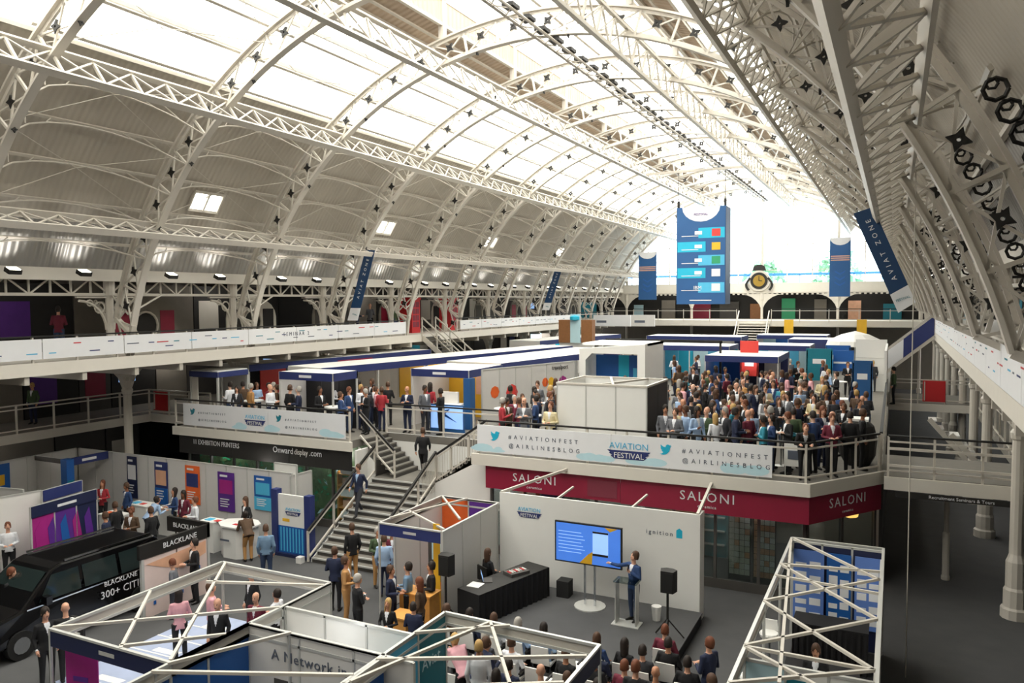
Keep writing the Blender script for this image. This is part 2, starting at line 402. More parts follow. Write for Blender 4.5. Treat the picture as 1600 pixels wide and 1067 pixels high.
# ---------------- longitudinal lattice trusses hung under the ribs
def cell_local(p, q, w): return MB().bar(p, q, w, w, iron, (0, 1, 0))
TR = [148.7, 127.0, 104.6, 75.4, 53.0, 31.3]
CELL = D/5
tb_post = MB().bar((12.85, 0, 0), (13.75, 0, 0), .07, .07, iron, (0, 1, 0)).mesh('brace')
tb_a = MB().bar((12.9, 0, 0), (13.7, CELL, 0), .05, .05, iron, (0, 0, 1)).mesh('brace'); tb_b = MB().bar((13.7, 0, 0), (12.9, CELL, 0), .05, .05, iron, (0, 0, 1)).mesh('brace')
for a in TR:
    t = thing('roof_truss', kind='structure', loc=(CX, 0, CZ)); t.rotation_euler = (0, -R(a), 0)
    side = a in (148.7, 31.3)
    MB().box((12.79, YA, -.11), (12.86, YB, .11), iron).build('bottom_chord', t)
    MB().box((12.86, YA, -.02), (12.95, YB, .02), iron).build('chord_web', t)
    MB().box((13.7, YA, -.09), (13.77, YB, .09), iron).build('top_chord', t)
    fb = MB(); n = int((YB-YA)/CELL)
    for i in range(n):
        y = Y0+CELL*(i-19)
        if y > YB-CELL: break
        for me in (tb_post, tb_a, tb_b):
            if 8 < y < 36: inst('brace', me, t, (0, y, 0))
            else: fb.add([v.co+Vector((0, y, 0)) for v in me.vertices], [tuple(p.vertices) for p in me.polygons], iron)
    fb.build('lacing', t, kind='stuff')
# ridge track: twin tubes with dark clamps
rt = thing('ridge_track', kind='structure')
for dx, dz in ((-.22, 0), (.22, 0), (0, .22)): MB().tube([(-10.75+dx, YA, 17.2+dz), (-10.75+dx, YB, 17.2+dz)], .05, ironr, 6).build('track_tube', rt)
cl = MB().box((-.28, -.25, -.02), (.1, .25, .1), black).mesh('clamp')
for i in range(60): inst('clamp', cl, rt, (-10.55, 4+i*1.18, 17.3))
tw = MB()
for i in range(70): tw.bar((-10.97, 4+i*1.0, 17.2), (-10.53, 4.5+i*1.0, 17.2), .03, .03, ironr); tw.bar((-10.53, 4.5+i*1.0, 17.2), (-10.97, 5+i*1.0, 17.2), .03, .03, ironr)
tw.build('lacing', rt, kind='stuff')
# ---------------- bowed purlins and wind bracing between ribs
def bow():
    mb = MB(); pts = []
    for i in range(9):
        f = i/8; r = RI+.12+1.1*(1-(2*f-1)**2)**.8
        pts.append((r, .1+f*(D-.2), 0))
    mb.tube(pts, .028, ironr, 5, False)
    mb.bar((14.82, 0, 0), (14.82, D, 0), .07, .09, ironr, (0, 0, 1))
    for f in (.12, .25): 
        for g in (f, 1-f): mb.bar((RI+.12+1.1*(1-(2*g-1)**2)**.8, g*D, 0), (14.8, g*D+(.3 if g < .5 else -.3), 0), .03, .03, ironr)
    return mb.mesh('bowed_purlin')
bowm = bow(); stp = MB().bar((14.82, 0, 0), (14.82, D, 0), .06, .1, ironr, (0, 0, 1)).mesh('purlin')
pg = thing('trim_purlins', kind='structure', loc=(CX, 0, CZ))
fan = MB()
for i in range(7):
    b = R(-75+25*i); fan.bar((14.3, 0, 0), (14.85, 1.25*math.sin(b), 1.25*math.cos(b)*.8), .035, .035, ironr)
    fan.bar((14.3, 0, 0), (14.85, 1.25*math.sin(b), -1.25*math.cos(b)*.8), .035, .035, ironr)
fanm = fan.mesh('fan_strut')
for k in range(-1, 10):
    y = Y0+D*k
    for j in range(-1, 24):
        a = A0+DA*j
        if a < 22 or a > 158: continue
        glz = 103 < a < 128 or 61 < a < 77; rdg = 77 <= a <= 103
        if rdg: continue
        inst('bowed_purlin' if not glz else 'purlin', bowm if not glz else stp, pg, (0, y, 0), (0, -R(a), 0))
    for a in (36.6, 47.3):
        if k < 6: inst('fan_strut', fanm, pg, (0, y+D/2, 0), (0, -R(a), 0))
    wb = MB()
    for a0, a1 in ((31.3, 42), (42, 53), (148.7, 138), (138, 127), (116.5, 127), (116.5, 105.6)):
        wb.tube([ap(14.0, a0)-Vector((CX, 0, CZ)), ap(14.5, (a0+a1)/2, D/2)-Vector((CX, 0, CZ)), ap(14.0, a1, D)-Vector((CX, 0, CZ))], .014, ironr, 4, False)
        wb.tube([ap(14.0, a1)-Vector((CX, 0, CZ)), ap(14.5, (a0+a1)/2, D/2)-Vector((CX, 0, CZ)), ap(14.0, a0, D)-Vector((CX, 0, CZ))], .014, ironr, 4, False)
    o = wb.build('wind_brace', pg, loc=(0, y, 0))
# ---------------- columns, eaves girders, aisle roofs
def column_mesh(part):
    mb = MB()
    if part == 'low': mb.lathe([(.34, 0), (.34, .25), (.28, .3), (.28, .75), (.24, .82), (.24, 1.5), (.2, 1.6), (.17, 1.7), (.16, 4.7), (.2, 4.75), (.22, 4.9), (.16, 5.0), (.22, 5.6), (.26, 6.1)], (0, 0, 0), iron, 12)
    if part == 'up': mb.lathe([(.2, 6.5), (.2, 6.9), (.15, 7.0), (.14, 8.6), (.2, 8.7), (.2, 9.35)], (0, 0, 0), iron, 10)
    return mb.mesh('shaft')
colm = column_mesh('up'); coll = column_mesh('low')
def scroll(sy, sx=0, r=1.05, m=iron):
    """cast spandrel bracket: quarter ring + fill ring, in the plane of dir (sx,sy)"""
    mb = MB(); d = Vector((sx, sy, 0))
    pts = [Vector((0, 0, 8.6-r-.1))+d*.15+(d*(r-r*math.cos(t*PI/16))+Vector((0, 0, r*math.sin(t*PI/16)))) for t in range(9)]
    mb.tube(pts, .05, m, 5); mb.bar(Vector((0, 0, 8.62))+d*.1, Vector((0, 0, 8.62))+d*(r+.25), .1, .05, m)
    c = Vector((0, 0, 8.25))+d*.4
    mb.tube([c+d*.2*math.cos(t*PI/5)+Vector((0, 0, .2*math.sin(t*PI/5))) for t in range(11)], .03, m, 4)
    c = Vector((0, 0, 8.42))+d*.78
    mb.tube([c+d*.11*math.cos(t*PI/4)+Vector((0, 0, .11*math.sin(t*PI/4))) for t in range(9)], .025, m, 4)
    return mb.mesh('scroll_bracket')
def low_bracket(sy):
    mb = MB()
    mb.prism([(0, 4.95), (.12, 4.95), (.3, 5.4), (.75, 5.85), (.75, 6.1), (0, 6.1)], (-.14, 0, 0), (0, sy, 0), (0, 0, 1), (.28, 0, 0), iron)
    for q, (a, z, r) in enumerate(((.28, 5.75, .17), (.52, 5.9, .09), (.14, 5.35, .1))):
        mb.tube([(.16, sy*(a+r*math.cos(t*PI/5)), z+r*math.sin(t*PI/5)) for t in range(11)], .03, iron, 4)
    return mb.mesh('scroll_bracket')
brk = {(s, dx): scroll(s, dx) for s, dx in ((1, 0), (-1, 0))}; brkx = {1: scroll(0, 1), -1: scroll(0, -1)}
brb = {(s): scroll(s, 0, 1.05, black) for s in (1, -1)}; lowb = {s: low_bracket(s) for s in (1, -1)}
def girder():
    mb = MB()
    for z in (8.72, 9.28): mb.box((-.06, 0, z-.05), (.06, D, z+.05), iron)
    n = 8
    for i in range(n):
        a, b = i*D/n, (i+1)*D/n
        mb.bar((0, a, 8.72), (0, a, 9.28), .06, .06, iron)
        if i % 2: mb.bar((0, a, 9.28), (0, b, 8.72), .05, .05, iron)
        else: mb.bar((0, a, 8.72), (0, b, 9.28), .05, .05, iron)
    return mb.mesh('eaves_girder')
gird = girder()
for x, sx in ((-25.75, -1), (2.75, 1)):
    for k in KS:
        c = thing('gallery_column', kind='structure', loc=(x, YR[k], 0))
        inst('shaft', colm, c); off = ((-2.2, 2.3, 0) if k == 0 else (-.4, .8, 0)) if sx < 0 else (.22, -1.1 if k == 1 else .8 if k == 2 else 0, 0)
        inst('shaft', coll, c, off)
        for s in (1, -1):
            inst('scroll_bracket', brk[(s, 0)] if sx < 0 else brb[s], c); inst('scroll_bracket', lowb[s], c, off)
        inst('scroll_bracket', brkx[sx], c)
        inst('eaves_girder', gird, c)
        br = MB().bar((-sx*1.0, 0, 8.0), (-sx*.9, 1.5, 8.7), .05, .05, iron).bar((-sx*1.0, 0, 8.0), (0, 0, 8.8), .05, .05, iron)
        br.build('foot_strut', c)
        # deck-level run of the inner slender post
aisle = thing('ceiling_aisle', kind='structure')
al = MB().add([(0, 0, 9.4), (0, D-.04, 9.4), (-10.6, D-.04, 9.9), (-10.6, 0, 9.9)], [(0, 1, 2, 3)], galv).mesh('roof_sheet')
ar = MB().add([(0, 0, 9.5), (0, D-.04, 9.5), (8.6, D-.04, 12.2), (8.6, 0, 12.2)], [(0, 1, 2, 3)], galv).mesh('roof_sheet')
tie = MB().bar((0, 0, 9.3), (8.5, 0, 12.0), .16, .3, ironr).bar((0, 0, 8.9), (7.9, 0, 9.1), .06, .06, black).bar((3.2, 0, 9.0), (3.2, 0, 10.3), .05, .05, black).mesh('rafter')
for k in range(-4, 10):
    inst('roof_sheet', al, aisle, (-25.5, Y0+D*k, 0)); inst('roof_sheet', ar, aisle, (2.5, Y0+D*k, 0))
    inst('rafter', tie, aisle, (2.5, Y0+D*k, 0)); inst('rafter', tie, aisle, (2.5, Y0+D*(k+.5), 0))
struct(MB().box((10.9, YA, 9.6), (11.1, YB, 12.3), taupe), 'wall_right_upper')
struct(MB().box((-36.2, YA, 9.5), (-36, YB, 10.1), taupe), 'wall_left_upper')
# eaves ledge closing the gap below the skin
for n, x in (('trim_eaves_left', -25.55), ('trim_eaves_right', 2.55)): struct(MB().box((x-.17, YA, 9.2), (x+.17, YB, 9.62), cream), n)
# ---------------- far end wall: glazed arch over a fascia and an arcade
ew = thing('window_20', kind='structure', label='great glazed end wall with white mullions')
mb = MB(); xs = [-11.5+2.25*i for i in range(-6, 7)]
for x in xs:
    h = math.sqrt(max(.5, 15.2**2-(x-CX)**2))+CZ
    mb.bar((x, YB, 9.9), (x, YB, h), .09 if (round((x+11.5)/2.25) % 3) else .24, .1, iron)
for z in (11.2, 13.6, 16.0):
    w = math.sqrt(15.2**2-(z-CZ)**2); mb.bar((CX-w, YB, z), (CX+w, YB, z), .06, .06, iron)
mb.build('window_frame', ew)
n = 24; pane = MB()
for i in range(len(xs)-1):
    xa, xb = xs[i]+.05, xs[i+1]-.05
    h = min(math.sqrt(max(1, 15.2**2-(x-CX)**2)) for x in (xa, xb))+CZ+.3
    zs = [z for z in (9.95, 11.2, 13.6, 16.0) if z < h-.2]+[h]
    for a, b in zip(zs, zs[1:]): MB().box((xa, YB-.01, a+.03), (xb, YB+.01, b-.03), glass_wall).build('pane', ew)
bo = MB(); nseg = 40
for i in range(nseg):
    a, b = 20+140*i/nseg, 20+140*(i+1)/nseg
    p, q, r_, s_ = ap(15.0, a, YB), ap(15.0, b, YB), ap(16.2, b, YB), ap(16.2, a, YB)
    bo.quad([p, q, r_, s_], skin_grey)
struct(bo, 'wall_far_gable')
struct(MB().box((-36, YB-.1, 9.0), (11, YB+.3, 10.0), cream), 'wall_far_fascia')
dv = MB()
for i in range(60): dv.box((-25.5+i*.45, YB-.16, 8.86), (-25.3+i*.45, YB-.1, 9.02), iron)
dv.box((-25.6, YB-.2, 9.02), (2.6, YB-.1, 9.12), iron)
struct(dv, 'trim_far_dentils')
struct(MB().box((-36, YB+2.7, 6.5), (11, YB+2.8, 9.2), vdark), 'wall_far_upper')
struct(MB().box((-36, YB, 9.0), (11, YB+3, 9.1), dgrey), 'ceiling_far')
fp = thing('wall_far_shops', kind='structure'); rq = random.Random(12)
for i in range(13):
    x = -31+i*3.0; box('panel', (x, YB+2.4, 6.5), (x+rq.uniform(1.0, 2.6), YB+2.5, 6.5+rq.uniform(1.0, 2.1)), (teal, dgrey, paleb, taupe, maroon, dgrey, brownb, green, taupe, peach)[i % 10], fp)
    if i % 3 == 0: point('room_fill', (x+1, YB+1.0, 8.7), 25, .2)  # added fill light in front of the far panels
for i, x in enumerate([-11.5+6.75*j for j in range(-2, 3)]):
    c = thing('arcade_column', kind='structure', loc=(x, YB-.1, 0))
    MB().lathe([(.2, 0), (.2, .4), (.13, .5), (.12, 8.2), (.2, 8.4), (.2, 9.0)], (0, 0, 0), iron, 8).build('shaft', c)
    for s in (-1, 1):
        MB().prism([(0, 7.0)]+[(s*(1.9-1.9*math.cos(t*PI/12)), 7.0+1.9*math.sin(t*PI/12)) for t in range(7)]+[(0, 9.0)], (0, -.05, 0), (1, 0, 0), (0, 0, 1), (0, .1, 0), iron).build('spandrel', c)
# outside: terrace balustrade, pale building and trees beyond the glass
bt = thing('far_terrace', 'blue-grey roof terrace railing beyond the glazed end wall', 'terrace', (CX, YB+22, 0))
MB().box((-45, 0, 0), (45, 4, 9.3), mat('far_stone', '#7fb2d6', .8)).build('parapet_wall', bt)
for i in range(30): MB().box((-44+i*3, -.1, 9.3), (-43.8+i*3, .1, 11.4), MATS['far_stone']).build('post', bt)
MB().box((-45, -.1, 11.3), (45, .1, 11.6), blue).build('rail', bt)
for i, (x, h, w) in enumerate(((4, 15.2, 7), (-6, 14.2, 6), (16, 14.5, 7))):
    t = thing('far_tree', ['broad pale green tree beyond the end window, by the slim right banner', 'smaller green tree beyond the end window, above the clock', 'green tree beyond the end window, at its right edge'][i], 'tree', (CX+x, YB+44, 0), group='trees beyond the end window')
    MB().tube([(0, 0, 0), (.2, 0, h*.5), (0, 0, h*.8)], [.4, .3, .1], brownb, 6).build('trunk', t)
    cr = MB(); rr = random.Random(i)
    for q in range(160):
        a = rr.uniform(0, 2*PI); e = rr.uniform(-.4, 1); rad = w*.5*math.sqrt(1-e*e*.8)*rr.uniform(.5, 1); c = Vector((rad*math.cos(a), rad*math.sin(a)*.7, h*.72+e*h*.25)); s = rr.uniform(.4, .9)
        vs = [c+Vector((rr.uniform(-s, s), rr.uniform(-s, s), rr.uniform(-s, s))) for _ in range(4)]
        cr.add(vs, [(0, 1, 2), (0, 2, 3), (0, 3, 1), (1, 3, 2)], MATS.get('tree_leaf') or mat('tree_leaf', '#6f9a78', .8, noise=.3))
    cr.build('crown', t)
# clock above the fascia
ck = thing('station_clock', 'black and gilt round clock in a white scrolled surround on the end fascia', 'clock', (CX-.25, YB-.35, 10.2))
MB().prism([(1.0*math.cos(t*PI/12), 1.0*math.sin(t*PI/12)) for t in range(24)], (0, 0, 0), (1, 0, 0), (0, 0, 1), (0, .3, 0), iron).build('surround', ck)
MB().prism([(.8*math.cos(t*PI/12), .8*math.sin(t*PI/12)) for t in range(24)], (0, -.05, 0), (1, 0, 0), (0, 0, 1), (0, .05, 0), black).build('ring', ck)
MB().prism([(.55*math.cos(t*PI/12), .55*math.sin(t*PI/12)) for t in range(24)], (0, -.1, 0), (1, 0, 0), (0, 0, 1), (0, .05, 0), gold).build('face', ck)
MB().box((-.02, -.14, 0), (.03, -.1, .45), black).box((0, -.14, -.02), (.3, -.1, .03), black).build('hand', ck)
for sx in (-1, 1): MB().tube([(sx*(.95+.25*math.sin(t*PI/6)), 0, -.9+t*.17) for t in range(8)], .12, black, 6).build('scroll', ck)
MB().prism([(-.65, 0), (.65, 0), (.5, .4), (.2, .55), (-.2, .55), (-.5, .4)], (0, 0, .98), (1, 0, 0), (0, 0, 1), (0, .2, 0), black).build('crest', ck)
# ---------------- portals so the daylight is sampled well, plus the hall's eaves uplights
area('sky_portal', (-18.0, 37, 17.6), (0, R(28)+PI*0, 0), 6.2, 84, 1, True).rotation_euler = (0, R(-28), 0)
area('sky_portal', (-6.3, 37, 18.3), (0, R(23), 0), 3.2, 84, 1, True)
area('sky_portal', (CX, 37, 20.6), (0, 0, 0), 7.4, 84, 1, True)
area('sky_portal', (CX, YB+.3, 14.5), (R(-90), 0, 0), 27, 9.5, 1, True)
def spot_up(loc, e, rx, ry):
    l = bpy.data.lights.new('eaves_uplight', 'SPOT'); l.energy = e; l.spot_size = R(95); l.spot_blend = .8; l.shadow_soft_size = .12; l.color = (1, .97, .92)
    o = bpy.data.objects.new('eaves_uplight', l); COL.objects.link(o); o.location = loc; o.rotation_euler = (rx, ry, 0)
lampb = MB().box((-.14, -.2, -.06), (.14, .2, .08), black).box((-.11, -.16, .08), (.11, .16, .1), lampm).mesh('floodlight')
ORDN = ['first', 'second', 'third', 'fourth', 'fifth', 'sixth', 'seventh', 'eighth', 'ninth', 'tenth', 'eleventh']
for sx, x in ((-1, -24.6), (1, 1.6)):
    for k in range(-1 if sx < 0 else 2, 9):
        for f in (.3, .7):
            y = Y0+D*(k+f); o = inst('floodlight', lampb, None, (x, y, 9.42), (0, -sx*.4, 0))
            setp(o, 'black floodlight, %s eaves, %s of the pair in the %s bay from camera' % (('left', 'right')[sx > 0], ('near one', 'far one')[f > .5], ORDN[k+1]), 'floodlight', 'floodlights along the eaves')
            spot_up((x+(-sx)*.05, y, 9.55), 60, 0, R(180)-sx*(-R(28)))

# added fill lights that brighten the rooms under the galleries and aisles
for k in range(-1, 9, 2):
    for x, z, e in ((-29, 9.0, 26), (-33, 5.8, 30), (-28.5, 5.8, 20), (6, 8.9, 20), (7, 5.6, 12), (6.5, 2.8, 8)): point('room_fill', (x, Y0+D*(k+.5), z), e, .25)
for y in (4, 11, 17): point('room_fill', (-31, y, 2.8), 30, .25)
# ================================================================ RAILINGS, BANNERS, STAIRS, SHOPS
FPX = 1218.0
def pix(px, py, ax, v):
    """the point of the plane (axis ax = v) that the photograph shows at pixel px,py"""
    d = fw*FPX+r2*(px-800)-u2*(py-533.5)
    return EYE+d*((v-EYE[ax])/d[ax])
def railing(label, pts, z, h=1.08, sp=1.25, hand=black, group=None, mid=True, name='railing'):
    t = thing(name, label, 'railing', (pts[0][0], pts[0][1], z), group=group); o = Vector((pts[0][0], pts[0][1], z))
    P = [Vector(p if len(p) == 3 else (p[0], p[1], z))-o for p in pts]
    post = MB().box((-.03, -.03, -.12), (.03, .03, h), iron).mesh('post')
    for a, b in zip(P, P[1:]):
        n = max(1, round((b-a).length/sp))
        for i in range(n+1):
            if i == 0 and a is not P[0]: continue
            inst('post', post, t, a+(b-a)*i/n)
        Z = Vector((0, 0, 1))
        MB().bar(a+Z*(h+.02), b+Z*(h+.02), .09, .05, hand).build('handrail', t)
        if mid:
            MB().bar(a+Z*(h-.14), b+Z*(h-.14), .045, .045, iron).build('rail', t)
            MB().bar(a+Z*.16, b+Z*.16, .045, .045, iron).build('rail', t)
    return t
def barrier_prints(t, o, u, v, L, h, seed=1):
    rr = random.Random(seed); mb = MB(); u = Vector(u); v = Vector(v); n = u.cross(v); o = Vector(o)
    x = .4
    while x < L-.8:
        c = rr.choice((greyt, greyt, sky, red, navy, teal)); w = rr.uniform(.12, .5); z = rr.choice((.25, .5, .7))*h
        mb.prism([(x, z), (x+w, z), (x+w, z+.035), (x, z+.035)], o, u, v, n*.004, c); x += rr.uniform(.35, .9)
    mb.build('sponsor_print', t, label='small sponsor marks')
def banner_run(label, x, y0, y1, z0, z1, face, group, seed, title=None):
    """a run of white vinyl fixed along a gallery rail; face = +1 faces +x"""
    t = thing('rail_banner', label, 'banner', (x, y0, z0), group=group)
    n = max(1, round((y1-y0)/3.0)); L = (y1-y0)/n
    for i in range(n): MB().box((-.012, i*L+.015, 0), (.012, (i+1)*L-.015, z1-z0), vinyl).build('vinyl_panel', t)
    if face > 0: barrier_prints(t, (.014, 0, 0), (0, 1, 0), (0, 0, 1), y1-y0, z1-z0, seed)
    else: barrier_prints(t, (-.014, y1-y0, 0), (0, -1, 0), (0, 0, 1), y1-y0, z1-z0, seed)
    if title:
        yy = pix(463, 522, 0, x)[1]-y0; text(title, (.02, yy, (z1-z0)*.42), (0, 1, 0), (0, 0, 1), .17, greyt, t, space=1.6)
    return t
yA = 36.2; yS0, yS1 = 36.3, 41.9
railing('white post railing with black handrail along the left upper gallery, behind the long white banner', [(GL, YA), (GL, yA)], 6.5, .84, 1.5)
banner_run('long white sponsor banner reading SEMINAR 2 on the left upper gallery rail', GL+.06, -2, yA, 6.64, 7.28, 1, 'white banners on the gallery rails', 3, 'SEMINAR 2')
railing('white post railing along the left upper gallery beyond the stairs', [(GL, yS1), (GL, 71.9)], 6.5, .84, 1.5)
banner_run('white sponsor banner on the left upper gallery rail beyond the stairs', GL+.06, yS1+.3, 62, 6.66, 7.22, 1, 'white banners on the gallery rails', 5)
railing('white post railing with grey handrail along the right upper gallery', [(GR, -1.5), (GR, 48.6)], 6.5, 1.0, 1.3, hand=ironr)
banner_run('long white sponsor banner on the right upper gallery rail', GR-.06, 1.0, 48.6, 6.56, 7.45, -1, 'white banners on the gallery rails', 8)
railing('white post railing across the far end gallery', [(-24.8, 71.9), (-12.8, 71.9)], 6.5, 1.05, 2.2)
railing('white post railing across the far end gallery, right of the centre stairs', [(-9.8, 71.9), (2, 71.9)], 6.5, 1.05, 2.2)
railing('white post railing along the left lower gallery, turning towards the deck', [(-30.1, YA), (-30.1, 24.15), (-26.3, 24.15)], 3.4, 1.1, 1.5, hand=ironr)
railing('white double railing across the near bridge on the right', [(-.1, 24.3), (3.35, 24.3)], 3.4, 1.12, 1.2)
MB().bar((-.1, 24.2, 4.2), (3.35, 24.2, 4.2), .05, .07, iron).bar((-.1, 24.2, 3.72), (3.35, 24.2, 3.72), .05, .07, iron).build('grab_bar', label='white double bar along the near bridge railing', cat='rail')
railing('white railing across the far bridge on the right, above the red panel', [(-.1, 42.0), (3.35, 42.0)], 3.4, 1.1, 1.3, hand=ironr)
railing('white railing along the right lower gallery', [(3.4, 4), (3.4, 42)], 3.4, 1.1, 1.4, hand=ironr)
railing('white railing with black handrail along the deck edge left of the stairs', [(-26.25, 22.3), (-17.45, 22.3)], 3.4, 1.08, 1.1)
railing('white railing with black handrail along the deck edge right of the stairs, turning the corner', [(-12.2, 22.32), (-2.1, 22.32), (-.35, 24.8)], 3.4, 1.08, 1.2)
railing('white railing round the stairwell opening at deck level', [(-17.45, 24.55), (-12.35, 24.55)], 3.4, 1.08, 1.25)
railing('white railing along the right side of the deck', [(-.3, 25.0), (-.3, 41.8)], 3.4, 1.08, 1.5)
# red panels hung on rails
for i, (a, b, lb) in enumerate(((( -29.9, 24.22, 3.6), (-29.0, 24.26, 4.45), 'plain red panel on the left lower gallery railing'), ((1.25, 41.9, 3.5), (2.2, 41.94, 4.5), 'plain red panel on the far bridge railing'))):
    p = MB().box(a, b, red).box((a[0]+.05, a[1]-.03, a[2]+.05), (a[0]+.1, a[1]-.0, b[2]-.05), iron).build('red_notice', label=lb, cat='panel')
# printed deck banners
def deck_banner(label, x0, x1, spans):
    y = 22.2; t = thing('deck_banner', label, 'banner', (x0, y, 3.5), group='printed banners on the deck rail')
    for a, b in spans: MB().box((a-x0+.01, -.015, 0), (b-x0-.01, .015, .88), vinyl).build('vinyl_panel', t)
    return t
def hashtags(t, x, s):
    text('#AVIATIONFEST', (x, -.02, .5), (1, 0, 0), (0, 0, 1), .13*s, greyt, t, align='LEFT', space=2.0)
    text('@AIRLINESBLOG', (x, -.02, .22), (1, 0, 0), (0, 0, 1), .13*s, greyt, t, align='LEFT', space=2.0)
def tint(t, x0, x1):
    mb = MB(); rr = random.Random(int(x0*10))
    for i in range(5):
        x = x0+(x1-x0)*rr.random(); w = rr.uniform(.3, .8); h = rr.uniform(.08, .25)
        h *= .6; mb.prism([(x+w*.5*math.cos(q*PI/6), .02+h+h*math.sin(q*PI/6)) for q in range(12)], (0, -.0162-.0005*i, 0), (1, 0, 0), (0, 0, 1), (0, .0004, 0), paleb)
    mb.build('cloud_print', t, label='pale blue cloud print')
t = deck_banner('white deck banner with blue bird, hashtags and festival logo, right of the stairs', -12.2, -2.95, ((-12.2, -7.6), (-7.6, -2.95)))
bird((.5, -.016, .38), (1, 0, 0), (0, 0, 1), .36, t); hashtags(t, 1.15, 1.0); tint(t, .1, 1); tint(t, 3.7, 4.5)
fest_logo((5.6-.45, -.02, .42), (1, 0, 0), (0, 0, 1), 1.35, t); bird((6.1, -.016, .38), (1, 0, 0), (0, 0, 1), .36, t); hashtags(t, 6.75, 1.0); tint(t, 5.4, 6); tint(t, 8.0, 8.8)
t = deck_banner('white deck banner with blue bird, hashtags and festival logo, left of the stairs', -25.7, -17.55, ((-25.7, -21.2), (-21.2, -17.55)))
bird((.4, -.016, .42), (1, 0, 0), (0, 0, 1), .3, t, teal); hashtags(t, .85, .62); fest_logo((3.85, -.02, .42), (1, 0, 0), (0, 0, 1), 1.1, t); tint(t, 2.9, 3.2)
bird((4.9, -.016, .42), (1, 0, 0), (0, 0, 1), .3, t, teal); hashtags(t, 5.35, .62); tint(t, 4.4, 5); tint(t, 7.2, 7.8)
# ---------------- main staircase
st = thing('staircase', 'wide grey staircase with white sides rising to the deck, splitting left and right', 'staircase', (-15.55, 19.4, 0))
NR, RH, GO = 13, .16, .272
tread = MB().box((-1.25, 0, -.05), (1.25, .30, 0), concrete).box((-1.25, -.01, -.045), (1.25, .04, .004), alu).mesh('step')
riser = MB().box((-1.25, .02, -.16), (1.25, .05, -.05), dgrey).mesh('riser')
for i in range(NR):
    inst('step', tread, st, (0, i*GO, (i+1)*RH)); inst('riser', riser, st, (0, i*GO, (i+1)*RH))
ly = NR*GO+.02; lz = NR*RH
box('landing', (-1.25, ly, lz-.15), (1.25, ly+1.55, lz), concrete, st)
for s, x0, n, g in ((-1, -.45, 8, .19), (1, 1.25, 8, .25)):
    for i in range(n):
        xa = x0+s*i*g; xb = x0+s*(i+1)*g; z = lz+(i+1)*.165
        box('step', (min(xa, xb)-.02, ly+.0, z-.05), (max(xa, xb)+.02, ly+1.5, z), concrete, st)
        box('riser', (xa-.015, ly, z-.165), (xa+.015, ly+1.5, z-.05), dgrey, st)
for sx in (-1.28, 1.25):
    ws = MB(); ws.prism([(0, 0), (NR*GO, 0), (NR*GO, NR*RH-.05), (0, .1)], (sx, 0, 0), (0, 1, 0), (0, 0, 1), (.03, 0, 0), white); ws.build('stringer', st)
box('back_panel', (-1.9, ly+1.55, lz-.2), (3.2, ly+1.62, 3.4), white, st)
MB().prism([(1.27, 0), (3.6, 0), (3.6, 3.1), (3.2, 3.1), (1.27, lz)], (0, ly-.06, 0), (1, 0, 0), (0, 0, 1), (0, .06, 0), white).build('side_panel', st)
MB().prism([(-1.28, 0), (-2.0, 0), (-2.0, 3.1), (-1.28, 2.6)], (0, ly-.06, 0), (1, 0, 0), (0, 0, 1), (0, .06, 0), white).build('side_panel', st)
def stair_rail(pts, p_at):
    g = thing('stair_rail', parent=st)
    for a, b in zip(pts, pts[1:]):
        MB().bar(Vector(a)+Vector((0, 0, 1.0)), Vector(b)+Vector((0, 0, 1.0)), .07, .07, black).build('handrail', g)
        for h in (.9, .12): MB().bar(Vector(a)+Vector((0, 0, h)), Vector(b)+Vector((0, 0, h)), .06, .05, iron).build('rail', g)
    for p in p_at: MB().box((p[0]-.03, p[1]-.03, p[2]), (p[0]+.03, p[1]+.03, p[2]+1.0), iron).build('post', g)
for sx in (-1.3, 1.3):
    A = (sx, -.1, .05); B = (sx, NR*GO, lz+.1)
    stair_rail([A, B], [A, (sx, 1.2, .8), (sx, 2.4, 1.45), B])
stair_rail([(1.3, ly, lz), (3.3, ly, 3.4)], [(1.9, ly, lz+.4), (2.6, ly, lz+.9), (3.3, ly, 3.4)])
stair_rail([(-.45, ly, lz), (-1.95, ly, 3.4)], [(-.45, ly, lz), (-1.2, ly, lz+.7)])
# balusters (close mesh infill on the landing side)
bb = MB()
for i in range(14): bb.bar((1.3, ly-.9+i*.08, lz-.3), (1.3, ly-.9+i*.08, lz+.85), .012, .012, iron)
for i in range(20): bb.bar((1.35+i*.1, ly, lz+.05+i*.065), (1.35+i*.1, ly, lz+.9+i*.065), .012, .012, iron)
bb.build('baluster_infill', st, kind='stuff')
# ---------------- shops under the deck: right
def shopfront(nm, x0, x1, y, z1, bays, seed, glass=None):
    t = thing(nm, kind='structure', loc=(x0, y, 0)); L = (x1-x0)/bays
    for i in range(bays+1): box('mullion', (i*L-.04, -.05, 0), (i*L+.04, .05, z1), dgrey, t)
    box('transom', (0, -.04, z1-.06), (x1-x0, .04, z1), dgrey, t); box('plinth', (0, -.06, 0), (x1-x0, .06, .28), dgrey, t)
    for i in range(bays): box('pane', (i*L+.05, -.01, .28), ((i+1)*L-.05, .01, z1-.07), glass or glass_dark, t)
    return t
shopfront('window_30', -11.95, -2.15, 22.75, 2.45, 8, 1)
tt = thing('window_31', kind='structure', loc=(-2.1, 22.8, 0), rz=math.atan2(2.2, 1.7)); 
for i in range(3):
    box('mullion', (i*1.35-.04, -.05, 0), (i*1.35+.04, .05, 2.45), dgrey, tt)
    if i < 2: box('pane', (i*1.35+.05, -.01, .3), ((i+1)*1.35-.05, .01, 2.4), glass_dark, tt)
box('plinth', (0, -.06, 0), (2.7, .06, .3), dgrey, tt)
